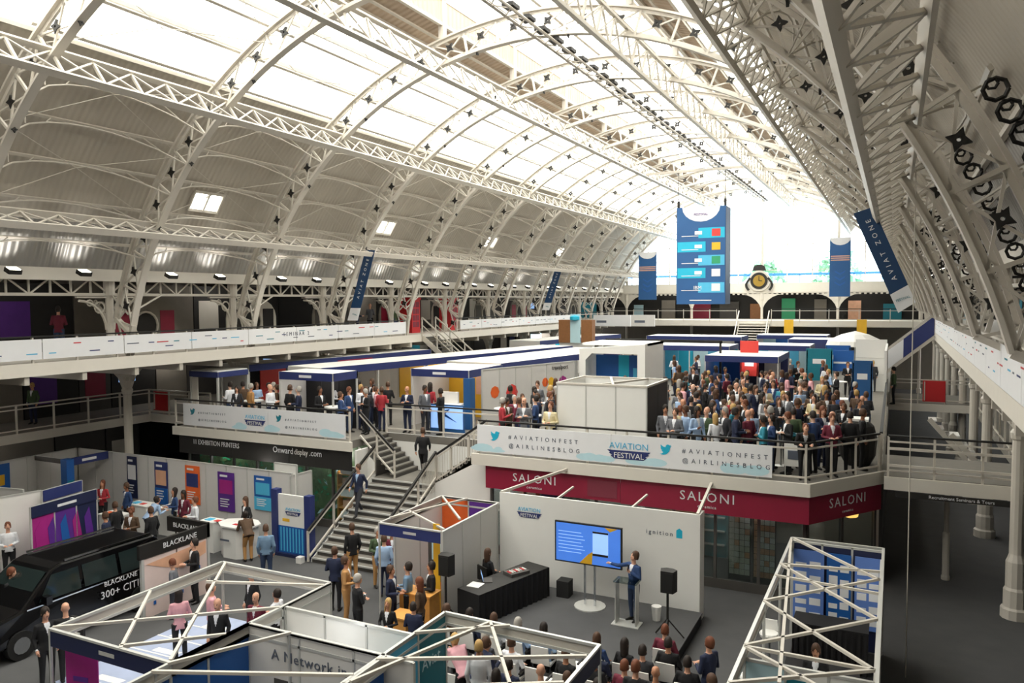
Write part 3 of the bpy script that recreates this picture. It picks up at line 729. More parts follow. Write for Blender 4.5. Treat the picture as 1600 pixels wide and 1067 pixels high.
struct(MB().box((-13.8, 27.9, 0), (-.3, 28.0, 3.1), taupe), 'wall_shop_back'); struct(MB().box((-.32, 25.0, 0), (-.22, 60, 3.1), vdark), 'wall_deck_side')
struct(MB().box((-12.1, 22.7, 0), (-12.0, 28, 3.1), white), 'wall_shop_left')
fs = thing('shop_fascia', 'maroon shop fascia reading SALONI, wrapping the deck corner', 'sign', (-11.95, 22.3, 2.3))
box('fascia_board', (0, 0, 0), (4.6, .06, .76), maroon, fs); box('fascia_board', (4.62, -.02, -.02), (9.95, .06, .76), maroon, fs)
mb = MB(); cd = Vector((1.75, 2.6, 0)).normalized()
mb.prism([(0, -.02), (3.1, -.02), (3.1, .76), (0, .76)], (9.95, 0, 0), cd, (0, 0, 1), Vector((-cd.y, cd.x, 0))*.06, maroon).build('fascia_board', fs)
text('SALONI', (1.75, -.012, .32), (1, 0, 0), (0, 0, 1), .27, vinyl, fs, space=1.25); text('ceramica', (1.75, -.012, .13), (1, 0, 0), (0, 0, 1), .09, vinyl, fs, space=1.2)
text('SALONI', (7.2, -.032, .32), (1, 0, 0), (0, 0, 1), .28, vinyl, fs, space=1.25); text('ceramica', (7.2, -.032, .13), (1, 0, 0), (0, 0, 1), .09, vinyl, fs, space=1.2)
nd = Vector((cd.y, -cd.x, 0)); c0 = Vector((9.95, 0, .22))+cd*1.6+nd*.01
text('SALONI', c0+Vector((0, 0, .1)), cd, (0, 0, 1), .28, vinyl, fs, space=1.25); text('ceramica', c0-Vector((0, 0, .1)), cd, (0, 0, 1), .08, vinyl, fs, space=1.2)
box('faded_patch', (3.55, -.012, .1), (4.5, 0, .62), mat('faded_maroon', '#7d2f40', .6), fs)
# shop display inside: tile boards, counter, glowing sign
for i, (x, lb) in enumerate(((-3.62, 'tall cream tile sample board behind the shop glass, left of its pair'), (-2.92, 'tall cream tile sample board behind the shop glass, right of its pair'))):
    t = thing('tile_board', lb, 'display', (x-.35, 23.1, 0), group='tile boards in the shop')
    box('board', (-.32, 0, 0), (.32, .05, 2.3), dgrey, t); mb = MB()
    for a in range(4):
        for b in range(11): box('tile', (-.29+a*.148, -.02, .36+b*.172), (-.155+a*.148, 0, .515+b*.172), (cream, peach, cream, white)[(a*b+i) % 4], t)
t = thing('shop_lamp', 'small glowing amber lamp behind the corner shop window', 'lamp', (-1.1, 25.0, 1.9)); MB().lathe([(.05, 0), (.22, .05), (.25, .2), (.1, .3)], (0, 0, 0), mat('amber_glow', '#ffb860', .5, emit=3), t and 10).build('shade', t); box('cord', (-.01, -.01, .3), (.01, .01, 1.2), black, t)
for i, (x, w, h, m) in enumerate(((-11.2, 1.4, 1.9, dgrey), (-9.3, 1.8, 1.6, white), (-7.0, 1.5, 2.0, brownb), (-5.6, .8, 1.5, teal))):
    t = thing('shop_cabinet', ['dark', 'white', 'brown', 'teal'][i]+' display cabinet behind the shop glass under the deck', 'cabinet', (x, 24.6+i*.3, 0), group='shop cabinets under the deck')
    box('carcass', (0, 0, 0), (w, .5, h), m, t)
    for j in range(3): box('shelf', (.05, -.12, .4+j*.45), (w-.05, 0, .44+j*.45), alu, t)
point('shop_fill', (-6, 24.5, 2.9), 90, .3); point('shop_fill', (-1.6, 26.0, 2.9), 50, .3); point('shop_fill', (-10, 24.5, 2.9), 60, .3); point('shop_fill', (-3.5, 22.95, 2.7), 18, .1)  # added fill lights to brighten the shop behind the glass
# left: black fascia and leaf-print windows
fl = thing('shop_fascia', 'black shop fascia reading Onwarddisplay.com under the left deck', 'sign', (-26.1, 22.3, 2.38))
for i in range(3): box('fascia_board', (i*2.9+.01, 0, -.05), ((i+1)*2.9-.01, .06, .68), vdark, fl)
text('11 EXHIBITION PRINTERS', (2.05, -.012, .36), (1, 0, 0), (0, 0, 1), .2, vinyl, fl, squeeze=.8)
text('Onward', (6.02, -.014, .36), (1, 0, 0), (0, 0, 1), .24, vinyl, fl, squeeze=.9, align='RIGHT'); text('display', (6.06, -.014, .36), (1, 0, 0), (0, 0, 1), .22, white, fl, squeeze=.8, align='LEFT'); text('.com', (6.78, -.014, .36), (1, 0, 0), (0, 0, 1), .24, vinyl, fl, squeeze=.9, align='LEFT')
shopfront('window_32', -26.1, -17.4, 22.8, 2.35, 7, 2, glass_wall)
for x in (-24.5, -21.5, -18.8): point('shop_fill', (x, 22.98, 2.5), 22, .1)  # added fill lights that make the leaf-print windows look lit
struct(MB().box((-26.3, 23.5, 0), (-17.2, 23.6, 3.1), leafp), 'wall_leaf_print'); struct(MB().box((-17.25, 22.3, 0), (-17.15, 26, 3.1), white), 'wall_stair_left')
struct(MB().box((-12.3, 24.6, 0), (-17.2, 24.7, 3.1), dgrey), 'wall_stair_back')
lf = MB(); rr = random.Random(4)
for i in range(420):
    c = Vector((rr.uniform(-26, -17.5), 23.3+rr.uniform(-.1, .08), rr.uniform(.2, 2.3))); a = rr.uniform(0, PI); s = rr.uniform(.08, .2); d = Vector((math.cos(a), rr.uniform(-.3, .3), math.sin(a)))*s; e = Vector((-math.sin(a), 0, math.cos(a)))*s*.35
    lf.add([c-d, c+e, c+d, c-e], [(0, 1, 2, 3)], rr.choice((leafp, green, leafp)) if rr.random() < .9 else paleb)
setp(lf.build('foliage_display'), 'green leafy foliage display behind the left shop windows', 'foliage', None, 'stuff')
t = thing('shop_shelf_unit', 'pale wooden shelf unit with white boxes behind the glass beside the stairs', 'shelf', (-18.6, 22.95, 0)); box('side_panel', (0, 0, 0), (.05, .35, 2.1), wood, t); box('side_panel', (1.05, 0, 0), (1.1, .35, 2.1), wood, t)
for j in range(5): box('shelf', (.05, 0, .3+j*.42), (1.05, .35, .34+j*.42), wood, t); box('carton', (.15+.1*(j % 2), .02, .34+j*.42), (.75+.1*(j % 2), .3, .6+j*.42), (white, peach)[j % 2], t)
point('shop_fill', (-21.5, 22.0, 2.2), 12, .3)  # added fill light in front of the left windows
# ---------------- dark rooms behind the galleries: partitions, doors, posters, people come later
def back_room(x, face, z, seed, y0, y1, h=2.6):
    rr = random.Random(seed); y = y0; i = 0
    t = thing('wall_partition', kind='structure', loc=(x, 0, z))
    while y < y1:
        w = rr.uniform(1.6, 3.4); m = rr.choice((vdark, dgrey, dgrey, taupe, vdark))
        box('panel', (-.05, y+.03, 0), (.05, y+w-.03, h), m, t)
        r_ = rr.random()
        if r_ < .35: box('print_panel', (face*.06-.01, y+.3, .6), (face*.06+.01, y+min(w-.3, 1.5), 2.0), rr.choice((navy, purple, white, cyan, maroon, cream, teal)), t)
        elif r_ < .6: box('door', (face*.06-.01, y+.3, 0), (face*.06+.01, y+min(w-.2, 1.3), 2.1), rr.choice((taupe, cream, dgrey)), t)
        elif r_ < .75: box('lit_screen', (face*.07-.02, y+.4, 1.2), (face*.07+.02, y+1.3, 1.75), screenl, t)
        y += w
        i += 1
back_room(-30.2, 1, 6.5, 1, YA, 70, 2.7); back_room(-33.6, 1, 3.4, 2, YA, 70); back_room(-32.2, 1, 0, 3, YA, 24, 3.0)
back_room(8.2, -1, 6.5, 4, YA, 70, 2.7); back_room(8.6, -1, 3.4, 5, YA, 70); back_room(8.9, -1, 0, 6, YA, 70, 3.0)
# round-arched panels and roundels seen under the left upper gallery roof
for k in range(0, 9):
    y = Y0+D*k
    t = thing('arched_screen', 'pale arched panel with round window on the left upper gallery, %s bay from the camera' % ORDN[k+1], 'panel', (-27.6, y+D/2, 6.5), group='arched panels along the left upper gallery')
    MB().prism([(-1.6, 0), (1.6, 0), (1.6, 1.2)]+[(1.6*math.cos(q*PI/10), 1.2+1.0*math.sin(q*PI/10)) for q in range(1, 10)]+[(-1.6, 1.2)], (0, 0, 0), (0, 1, 0), (0, 0, 1), (.05, 0, 0), (taupe, cream, taupe)[k % 3]).build('board', t)
    MB().tube([(.08, .55*math.cos(q*PI/8), 1.0+.55*math.sin(q*PI/8)) for q in range(17)], .05, iron, 5).build('ring', t)
    MB().prism([(.5*math.cos(q*PI/8), 1.0+.5*math.sin(q*PI/8)) for q in range(16)], (.055, 0, 0), (0, 1, 0), (0, 0, 1), (.01, 0, 0), vdark).build('roundel', t)
    for s in (-1, 1): box('door_panel', (.055, s*1.05-.35, .1), (.07, s*1.05+.35, 1.6), (maroon, vdark, dgrey)[k % 3], t)
# two red phone-box like booths beside the gallery stairs
for i, (y, lb) in enumerate(((40.0, 'tall red booth on the left upper gallery, near side of the stairs'), (44.6, 'tall red booth on the left upper gallery, far side of the stairs'))):
    t = thing('red_booth', lb, 'booth', (-26.6, y, 6.5), group='red booths by the gallery stairs')
    box('cabinet', (-.45, -.45, 0), (.45, .45, 2.0), red, t); box('roof_cap', (-.5, -.5, 2.0), (.5, .5, 2.15), red, t)
    for a in range(2):
        for b in range(4): box('pane', (.45, -.36+a*.38, .35+b*.4), (.46, -.04+a*.38, .68+b*.4), MATS['faded_maroon'], t)
# stairs from the left upper gallery down to the deck
def flight(name, label, top, d, n, w, rise=3.1, run=4.6, banner=None, cat='staircase'):
    t = thing(name, label, cat, top); d = Vector(d).normalized(); s = Vector((-d.y, d.x, 0))
    for i in range(n):
        p = d*(run*i/n); z = -rise*(i+1)/n
        MB().prism([(0, 0), (run/n+.03, 0), (run/n+.03, w), (0, w)], p-s*(w/2)+Vector((0, 0, z)), d, s, (0, 0, .05), dgrey).build('step', t)
    for sd in (-1, 1):
        a = s*(sd*w/2); b = a+d*run-Vector((0, 0, rise))
        MB().bar(a-Vector((0, 0, .15)), b-Vector((0, 0, .15)), .06, .28, iron).build('stringer', t)
        MB().bar(a+Vector((0, 0, 1)), b+Vector((0, 0, 1)), .06, .07, ironr).build('handrail', t)
        MB().bar(a+Vector((0, 0, .55)), b+Vector((0, 0, .55)), .04, .05, ironr).build('rail', t)
        for f in (0, .25, .5, .75, 1): c = a.lerp(b, f); MB().box((c.x-.03, c.y-.03, c.z-.1), (c.x+.03, c.y+.03, c.z+1.0), iron).build('post', t)
    return t
flight('gallery_stairs', 'white-sided metal stairs from the left upper gallery down to the deck', (GL+.05, 38.6, 6.5), (1, .02, 0), 16, 1.5, run=3.9)
t = flight('gallery_stairs', 'enclosed white stairs from the right upper gallery, with a blue and white banner', (GR-.1, 49.5, 6.5), (-1, 0, 0), 16, 1.6, rise=3.1, run=3.6)
MB().prism([(0, -.1), (0, .95), (-1.5, -.35), (-1.5, -1.4)], (0, -.85, 0), (1, 0, 0), (0, 0, 1), (0, .02, 0), navy).build('banner', t, label='navy banner')
MB().prism([(-1.5, -.35), (-1.5, -1.4), (-3.5, -3.1), (-3.5, -2.05)], (0, -.85, 0), (1, 0, 0), (0, 0, 1), (0, .02, 0), vinyl).build('banner', t, label='white banner')
w = MB().box((-1.9, 46.5, 3.4), (-.35, 46.6, 6.2), white).box((-.4, 40, 3.4), (-.3, 46.6, 6.0), white)
for z in (4.3, 5.2): w.box((-1.9, 46.48, z), (-.35, 46.5, z+.02), alu)
w.build('stair_enclosure', label='white boxed enclosure under the right gallery stairs', cat='enclosure')
MB().box((-2.9, 44.5, 4.6), (-1.9, 44.56, 5.7), blue).box((-2.88, 44.48, 5.0), (-2.0, 44.5, 5.1), vinyl).box((-2.45, 44.5, 3.4), (-2.37, 44.56, 4.6), alu).build('blue_sign', label='square royal blue sign in front of the white stair enclosure', cat='sign')
# right gallery: wire, poles, bridge downstand
p = pix(1477, 905, 2, 0); t = thing('slender_support', 'slender white post standing under the near right bridge', 'post', (p.x, p.y, 0)); MB().lathe([(.12, 0), (.12, .1), (.1, .15), (.1, 1.4), (.07, 1.45), (.07, 3.1)], (0, 0, 0), iron, 10).build('shaft', t)
MB().tube([(.35, 19.0, 0), (.35, 19.0, 17)], .012, ironr, 4).build('hanging_cable', label='thin steel cable hanging from the roof to the floor on the right', cat='cable')
t = thing('downstand_sign', 'dark sign strip with white lettering under the near right bridge', 'sign', (0, 24.15, 2.85)); box('board', (.1, 0, 0), (3.3, .04, .16), vdark, t); text('Recruitment Seminars & Tours', (1.7, -.01, .04), (1, 0, 0), (0, 0, 1), .09, vinyl, t)
for i, (x, y) in enumerate(((1.4, 39), (2.0, 35))):
    t = thing('side_steps', ['white-edged steps down under the right gallery, far flight', 'white-edged steps down under the right gallery, near flight'][i], 'steps', (x, y, 0))
    for j in range(9): box('step', (j*.28, -1.0, 3.1-j*.34), (j*.28+.3, 0, 3.16-j*.34), white, t)
    MB().bar((0, -1.0, 3.2), (2.5, -1.0, .3), .06, .2, iron).build('stringer', t)
# ---------------- hung banners
def info_box(label, x0, x1, y, z0, z1, d):
    t = thing('hanging_banner', label, 'banner', ((x0+x1)/2, y, z0)); w = (x1-x0)/2; h = z1-z0
    box('front_panel', (-w, -.02, 0), (w, .02, h), bblue, t); box('side_panel', (w, 0, 0), (w+.02, d, h), bdk, t); box('side_panel', (-w-.02, 0, 0), (-w, d, h), bdk, t); box('back_panel', (-w, d, 0), (w, d+.02, h), bblue, t)
    MB().prism([(-w*.78, h)]+[(w*.78*math.cos(PI+q*PI/10), h-.75*abs(math.sin(q*PI/10))*1.25) for q in range(1, 10)]+[(w*.78, h)], (0, -.03, 0), (1, 0, 0), (0, 0, 1), (0, .01, 0), vinyl).build('white_crest', t, label='white rounded crest')
    text('FESTIVAL', (0, -.05, h-.55), (1, 0, 0), (0, 0, 1), .16, purple, t)
    s = w/1.5; rows = [(.76, sky, redmap, 0), (.62, cyan, yellow, 0), (.48, blue, green, 0), (.35, cyan, vinyl, 0), (.2, blue, vinyl, 'IBM')]
    for i, (f, c, ic, tx) in enumerate(rows):
        z = f*h-.35; pr = MB()
        if i % 2: pr.box((-w*.97, -.03, z-.15), (w*.2, -.02, z+.5), c)
        else: pr.box((-w*.1, -.03, z-.15), (w*.97, -.02, z+.5), sky if i else cyan)
        pr.box((w*.45, -.04, z-.05), (w*.8, -.03, z+.42), ic); pr.build('destination_print', t)
        if tx: text(tx, (w*.05, -.05, z+.05), (1, 0, 0), (0, 0, 1), .24, vinyl, t, align='RIGHT')
        else: box('name_print', (-w*.25, -.045, z+.08), (w*.05, -.03, z+.3), vinyl, t)
        box('caption_print', (-w*.8, -.04, z-.02), (-w*.1 if i < 3 else 0, -.03, z+.02), vinyl, t)
    box('caption_print', (-w*.45, -.04, .22), (w*.45, -.03, .28), vinyl, t)
    for sx in (-1, 1):
        box('hoist', (sx*w*.96-.07, .1, h), (sx*w*.96+.07, .25, h+.45), black, t); MB().tube([(sx*w*.96, .15, h+.3), (sx*w*.96, .15, 16.6-z0)], .015, black, 4).build('hoist_wire', t)
    box('hoist_beam', (-3.65, .1, 16.55-z0), (2.95, .2, 16.7-z0), ironr, t)
info_box('large blue four-sided banner hanging over the deck, with a column of destination panels', -12.69, -9.62, 50, 8.13, 14.3, 1.6)
def slim_banner(label, x0, x1, y, z0, z1):
    t = thing('hanging_banner', label, 'banner', ((x0+x1)/2, y, z0), group='slim blue banners at the far end'); w = (x1-x0)/2; h = z1-z0
    box('cloth', (-w, -.02, 0), (w, .02, h), bblue, t)
    MB().prism([(-w, h)]+[(w*math.cos(PI+q*PI/8), h-.62*math.sin(q*PI/8)) for q in range(1, 8)]+[(w, h)], (0, -.03, 0), (1, 0, 0), (0, 0, 1), (0, .01, 0), vinyl).build('white_crest', t)
    for i in range(3): box('stripe_print', (-w*.9, -.03, h*.68-i*.16), (w*.9, -.02, h*.68-i*.16+.07), peach, t)
    for i in range(3): MB().prism([(-w*.5, 0), (0, -.25), (w*.5, 0), (w*.5, .12), (0, -.13), (-w*.5, .12)], (0, -.03, h*.42-i*.45), (1, 0, 0), (0, 0, 1), (0, .01, 0), blue).build('chevron_print', t)
    for sx in (-1, 1): MB().tube([(sx*w*.9, 0, h), (sx*w*.9, 0, h+3)], .012, ironr, 4).build('wire', t)
slim_banner('slim blue banner with white crest hanging at the far end, left of the big banner', -21.02, -19.35, 69, 8.45, 12.75)
slim_banner('slim blue banner with white crest hanging at the far end, right of the clock', -4.88, -3.3, 69, 8.6, 13.4)
def rib_banner(label, y, q, mirror, frac=.82):
    """tall narrow banner laced to a rib; q = top-left, top-right, bottom-right, bottom-left in x,z"""
    t = thing('rib_banner', label, 'banner', (q[3][0], y, q[3][1]), group='tilted navy banners on the ribs'); o = Vector((q[3][0], 0, q[3][1]))
    P = [Vector((a, 0, b))-o for a, b in q]; L = lambda f: (P[0].lerp(P[3], f), P[1].lerp(P[2], f)); n = Vector((0, -.02, 0))
    for f0, f1, m, nm in ((0, frac, bdk, 'cloth'), (frac, 1, vinyl, 'white_foot')):
        a, b = L(f0); c, d = L(f1); MB().add([a, b, d, c, a+n, b+n, d+n, c+n], [(0, 1, 2, 3), (4, 5, 6, 7), (0, 1, 5, 4), (1, 2, 6, 5), (2, 3, 7, 6), (3, 0, 4, 7)], m).build(nm, t)
    a, b = L(0); c, d = L(1); dn = ((c+d)-(a+b)).normalized(); upv = -dn; wd = (b-a).length; tot = ((c+d)-(a+b)).length/2
    mid = (a+b)/2; across = (b-a).normalized()
    # letters read upwards along the banner
    text('AVIAT ZONE', mid+dn*tot*frac*.5+n*1.4+across*wd*.13, upv, Vector((0, -1, 0)).cross(upv), wd*.26, vinyl, t, space=1.9)
    text('FESTIVAL', mid+dn*tot*(frac+.1)+n*1.4, across, -dn, wd*.13, teal, t)
rib_banner('tilted navy zone banner laced to a rib above the right gallery', YR[1]-.25, [(-1.13, 10.87), (-.62, 11.03), (.52, 8.3), (.08, 8.0)], False)
rib_banner('tilted navy zone banner on a left rib, nearer of the two', YR[2]-.25, [(-22.86, 10.9), (-22.3, 10.85), (-23.4, 7.5), (-24.0, 7.5)], True)
rib_banner('tilted navy zone banner on a left rib, farther of the two', YR[6]-.25, [(-23.0, 10.8), (-22.45, 10.75), (-23.5, 7.7), (-24.1, 7.7)], True)
# ================================================================ BOOTHS ON THE GROUND FLOOR
def shell_wall(label, p, q, h=2.48, m=shell, z=0, n=None, t=.04, cat='partition wall', group=None, rail=True, mats=None):
    """octagonal-post shell scheme wall of one-metre infill panels, p -> q on the floor"""
    p = Vector((p[0], p[1], z)); q = Vector((q[0], q[1], z)); d = q-p; L = d.length
    o = thing('shell_scheme_wall', label, cat, p, math.atan2(d.y, d.x), group)
    n = n or max(1, round(L/1.0)); w = L/n
    for i in range(n): box('panel', (i*w+.025, -t/2, .02), ((i+1)*w-.025, t/2, h-.02), (mats[i % len(mats)] if mats else m), o)
    for i in range(n+1): box('post', (i*w-.022, -.03, 0), (i*w+.022, .03, h), alu, o)
    if rail: box('top_rail', (0, -.03, h-.04), (L, .03, h+.01), alu, o)
    return o
def frame(label, pts, h=2.48, d=.2, bars=(), fascia=None, z=0, posts=None, cat='booth frame'):
    """open ring beam on posts; bars = pairs of world xy joined across the top"""
    o0 = Vector((pts[0][0], pts[0][1], z)); o = thing('shell_scheme_booth', label, 'booth', o0)
    V = lambda p, zz: Vector((p[0], p[1], z+zz))-o0
    for a, b in zip(pts, pts[1:]+pts[:1]):
        if fascia and (a, b) in fascia: continue
        for zz in (h, h-d): MB().bar(V(a, zz), V(b, zz), .06, .05, alu).build('beam', o)
        A, B = V(a, h-d/2), V(b, h-d/2); MB().bar(A, B, .012, d-.04, iron).build('beam_web', o)
    for (a, b), (m, tx) in (fascia or {}).items():
        A, B = V(a, h-.15), V(b, h-.15); u = (B-A).normalized(); n = Vector((u.y, -u.x, 0))
        MB().bar(A, B, .03, .3, m).build('fascia_board', o); MB().bar(V(a, h+.015), V(b, h+.015), .06, .04, alu).build('beam', o)
        MB().bar((A+B)/2+n*.018-u*.2, (A+B)/2+n*.018+u*.2, .004, .07, alu).build('name_print', o)
    for a in (posts if posts is not None else pts): MB().lathe([(.03, 0), (.03, h)], V(a, 0), alu, 8).build('post', o)
    for a, b in bars: MB().bar(V(a, h+.02), V(b, h+.02), .055, .05, iron).build('crossbar', o)
    return o
# booth A (front left): open frame on a printed floor
A1, A2, A3, A4 = (-13.7, 8.75), (-10.6, 8.75), (-10.6, 12.8), (-13.7, 12.8)
frame('open white booth frame at the front left, navy fascia on its near side', [A1, A2, A3, A4], bars=[((-13.7, 8.8), (-10.6, 11.3)), ((-13.55, 12.75), (-10.65, 8.8)), ((-13.6, 10.8), (-11.8, 8.75)), ((-13.0, 11.7), (-10.6, 12.6)), ((-11.9, 8.8), (-10.6, 9.95))], fascia={(A1, A2): (navyd, 'booth')})
shell_wall('tall royal blue divider wall on the right of the front left booth', (-10.62, 7.4), (-10.62, 10.6), mats=[blue])
shell_wall('grey divider wall at the back right corner of the front left booth', (-10.6, 11.35), (-10.6, 12.8), m=shell, n=1)
shell_wall('bright white wall behind the network booth, nearest the walkway', (-10.55, 11.42), (-7.65, 11.42), m=white, n=3)
w = shell_wall('pale grey back wall of the front booth, lettered A Network', (-10.6, 10.5), (-7.0, 10.5), m=shell, n=3)
text('A Network in', (.55, -.03, 1.95), (1, 0, 0), (0, 0, 1), .2, greyt, w, align='LEFT', space=1.1)
box('photo_print', (.6, -.026, 1.0), (2.9, -.02, 1.6), dgrey, w, label='dark skyline photo print')
frame('open white frame over the front booth lettered A Network', [(-10.6, 7.2), (-7.55, 7.2), (-7.55, 10.5), (-10.6, 10.5)], bars=[((-10.6, 8.7), (-9.6, 10.5)), ((-10.6, 8.4), (-7.6, 9.7))], posts=[(-9.62, 10.47), (-7.55, 7.2), (-10.6, 7.2)])
fl = thing('booth_floor', 'pale blue-grey booth floor printed with white runway marks', 'floor mat', (-16.6, 10.2, 0))
box('sheet', (0, 0, .005), (3.9, 4.75, .02), mat('runway_print', '#a3aec9', .6, noise=.12), fl)
mb = MB()
for i in range(6):
    for j in range(3):
        x = .3+j*1.25+(i % 2)*.3; y = .2+i*.76; mb.prism([(x, y), (x+.75, y+.03), (x+.78, y+.24), (x+.03, y+.2)], (0, 0, .021), (1, 0, 0), (0, 1, 0), (0, 0, .002), white)
    mb.prism([(0, i*.78+.02), (3.9, i*.78+.12), (3.9, i*.78+.17), (0, i*.78+.07)], (0, 0, .024), (1, 0, 0), (0, 1, 0), (0, 0, .002), white)
mb.build('runway_mark', fl, label='white runway marks', kind='stuff')
def rollup(label, x, y, w, h, m, rz=0, m2=None, tx=None, z=0, group=None):
    o = thing('banner_stand', label, 'banner', (x, y, z), rz, group)
    box('foot', (-w/2, -.12, 0), (w/2, .12, .07), alu, o); box('print', (-w/2+.01, -.012, .07), (w/2-.01, .012, h), m, o)
    if m2:
        mb = MB(); rr = random.Random(int(abs(x)*100))
        for i in range(4):
            a = rr.uniform(-w*.4, 0); z0 = .2+h*.2*i; mb.box((a, -.018, z0), (a+w*.45, -.012, z0+rr.uniform(.05, .22)), m2)
        mb.build('artwork', o)
    box('pole', (-.01, .02, .07), (.01, .04, h), alu, o)
    if tx: text(tx, (0, -.02, h-.22), (1, 0, 0), (0, 0, 1), .09, vinyl, o)
    return o
rollup('purple and magenta pull-up banner at the corner of the front left booth', -13.35, 9.1, .75, 2.05, magenta, R(10), purple)
# booth B1 (front centre)
B1, B2, B3, B4 = (-7.6, 9.4), (-4.45, 9.4), (-4.45, 12.4), (-7.6, 12.5)
frame('open white booth frame at the front centre, black fascia on its right side', [B1, B2, B3, B4], bars=[((-6.6, 12.45), (-4.6, 9.6)), ((-7.6, 11.45), (-6.2, 12.45)), ((-7.6, 10.3), (-4.5, 11.9)), ((-7.5, 9.5), (-6.6, 12.4)), ((-7.0, 9.5), (-4.5, 10.9))], fascia={(B2, B3): (navyd, 'booth')}, posts=[B1, B2, B3])
w = shell_wall('teal printed side wall of the front centre booth', (-7.6, 9.6), (-7.6, 12.5), mats=[blue, sky, teal]); text('Aviat', (2.35, -.03, 1.7), (1, 0, 0), (0, 0, 1), .22, paleb, w)
shell_wall('low white counter wall left of the teal booth wall', (-8.0, 12.3), (-7.75, 12.3), h=1.1, m=white, n=1)
p = thing('round_plinth', 'white round counter with ring top beside the teal booth wall', 'counter', (-8.35, 12.0, 0)); MB().lathe([(.4, 0), (.4, 1.05), (.44, 1.06), (.44, 1.1)], (0, 0, 0), white, 20).build('drum', p); MB().lathe([(.36, 1.1), (.36, 1.13)], (0, 0, 0), alu, 20).build('ring', p)
# booth R (right)
RP = [(-2.2, 11.9), (-.15, 11.9), (-.15, 20.2), (-2.2, 20.2)]
fr = frame('long open white booth frame on the right, full of diagonal struts', RP, bars=[((-2.15, 20.1), (-.2, 17.85)), ((-2.2, 18.0), (-.2, 15.6)), ((-2.2, 15.6), (-.2, 13.4)), ((-2.2, 13.4), (-.2, 11.9)), ((-2.2, 18.0), (-.2, 18.4)), ((-2.2, 15.65), (-.2, 17.9)), ((-2.2, 13.45), (-.2, 15.6)), ((-2.2, 20.0), (-1.5, 12.3)), ((-2.2, 17.2), (-.2, 17.0)), ((-2.2, 13.4), (-.2, 13.4)), ((-2.2, 12.0), (-.2, 13.4))], posts=RP+[(-2.2, 18.0), (-2.2, 15.6), (-2.2, 13.4), (-.15, 15.6)])
w = shell_wall('back wall of the right booth with three blue and white posters', (-2.15, 20.0), (-.15, 20.0), m=navyd, n=3)
for i, (a, b, m) in enumerate(((.02, .72, peri), (.78, 1.32, blue), (1.4, 1.97, peri))):
    o = thing('poster', ['pale blue text poster, left of the three in the right booth', 'blue poster with white panels, middle of the three in the right booth', 'royal blue list poster, right of the three in the right booth'][i], 'poster', (-2.15+a, 19.93, .55), group='posters in the right booth')
    box('board', (0, -.012, 0), (b-a, .012, 1.75), m, o); mb = MB(); W_ = (b-a)
    for r in range(5):
        for c in range(2): mb.box((.05+c*W_*.46, -.02, .12+r*.3), (.05+c*W_*.46+W_*.36, -.013, .12+r*.3+(.2, .12, .17)[(r+c) % 3]), vinyl)
    mb.build('print', o)
shell_wall('dark side wall along the right side of the right booth', (-.18, 13.4), (-.18, 19.9), mats=[white], h=2.3)
box('black_floor', (-2.1, 13.5, .005), (-.25, 19.9, .02), cloth_b, label='black carpet inside the right booth', cat='floor mat')
for i, (x0, y0, x1, y1) in enumerate(((-2.0, 18.6, -.4, 19.3), (-1.9, 16.0, -.5, 16.7))):
    o = thing('draped_table', ['black cloth table below the posters in the right booth', 'black cloth table in the middle of the right booth'][i], 'table', (x0, y0, 0), group='draped tables in the right booth')
    box('tabletop', (0, 0, .95), (x1-x0, y1-y0, 1.0), cloth_b, o); dr = MB(); n = 40
    for k in range(n):
        a, b = (x1-x0)*k/n, (x1-x0)*(k+1)/n; f = .02*math.sin(k*1.9); g = .02*math.sin((k+1)*1.9)
        dr.quad([(a, f, .97), (b, g, .97), (b, g*2, .02), (a, f*2, .02)], cloth_b)
    dr.build('drape', o)
w = shell_wall('white and teal graphic partition inside the right booth', (-2.2, 13.4), (-.2, 13.4), mats=[paleb, white, white], n=3, h=2.3)
mb = MB(); mb.prism([(.1, .6), (.9, 1.4), (1.0, 2.1), (.7, 2.1)], (0, -.03, 0), (1, 0, 0), (0, 0, 1), (0, .005, 0), teal).prism([(.5, .2), (1.2, .9), (.95, 1.9), (.8, 1.5)], (0, -.03, 0), (1, 0, 0), (0, 0, 1), (0, .005, 0), sky); mb.build('artwork', w)
for i, (x, y) in enumerate(((-2.5, 15.9), (-2.55, 13.5), (-2.45, 18.2))):
    o = thing('bar_stool', ['white moulded stool beside the right booth, middle one', 'white moulded stool beside the right booth, nearest', 'white moulded stool beside the right booth, farthest'][i], 'stool', (x, y, 0), group='stools by the right booth')
    MB().lathe([(.2, .72), (.22, .78), (.2, .82)], (0, 0, 0), white, 12).prism([(-.18, .8), (.18, .8), (.15, 1.05), (-.15, 1.05)], (0, .18, 0), (1, 0, 0), (0, 0, 1), (0, .03, 0), white).build('seat', o); MB().lathe([(.2, 0), (.2, .02), (.03, .04), (.03, .72)], (0, 0, 0), chrome, 12).build('stem', o)
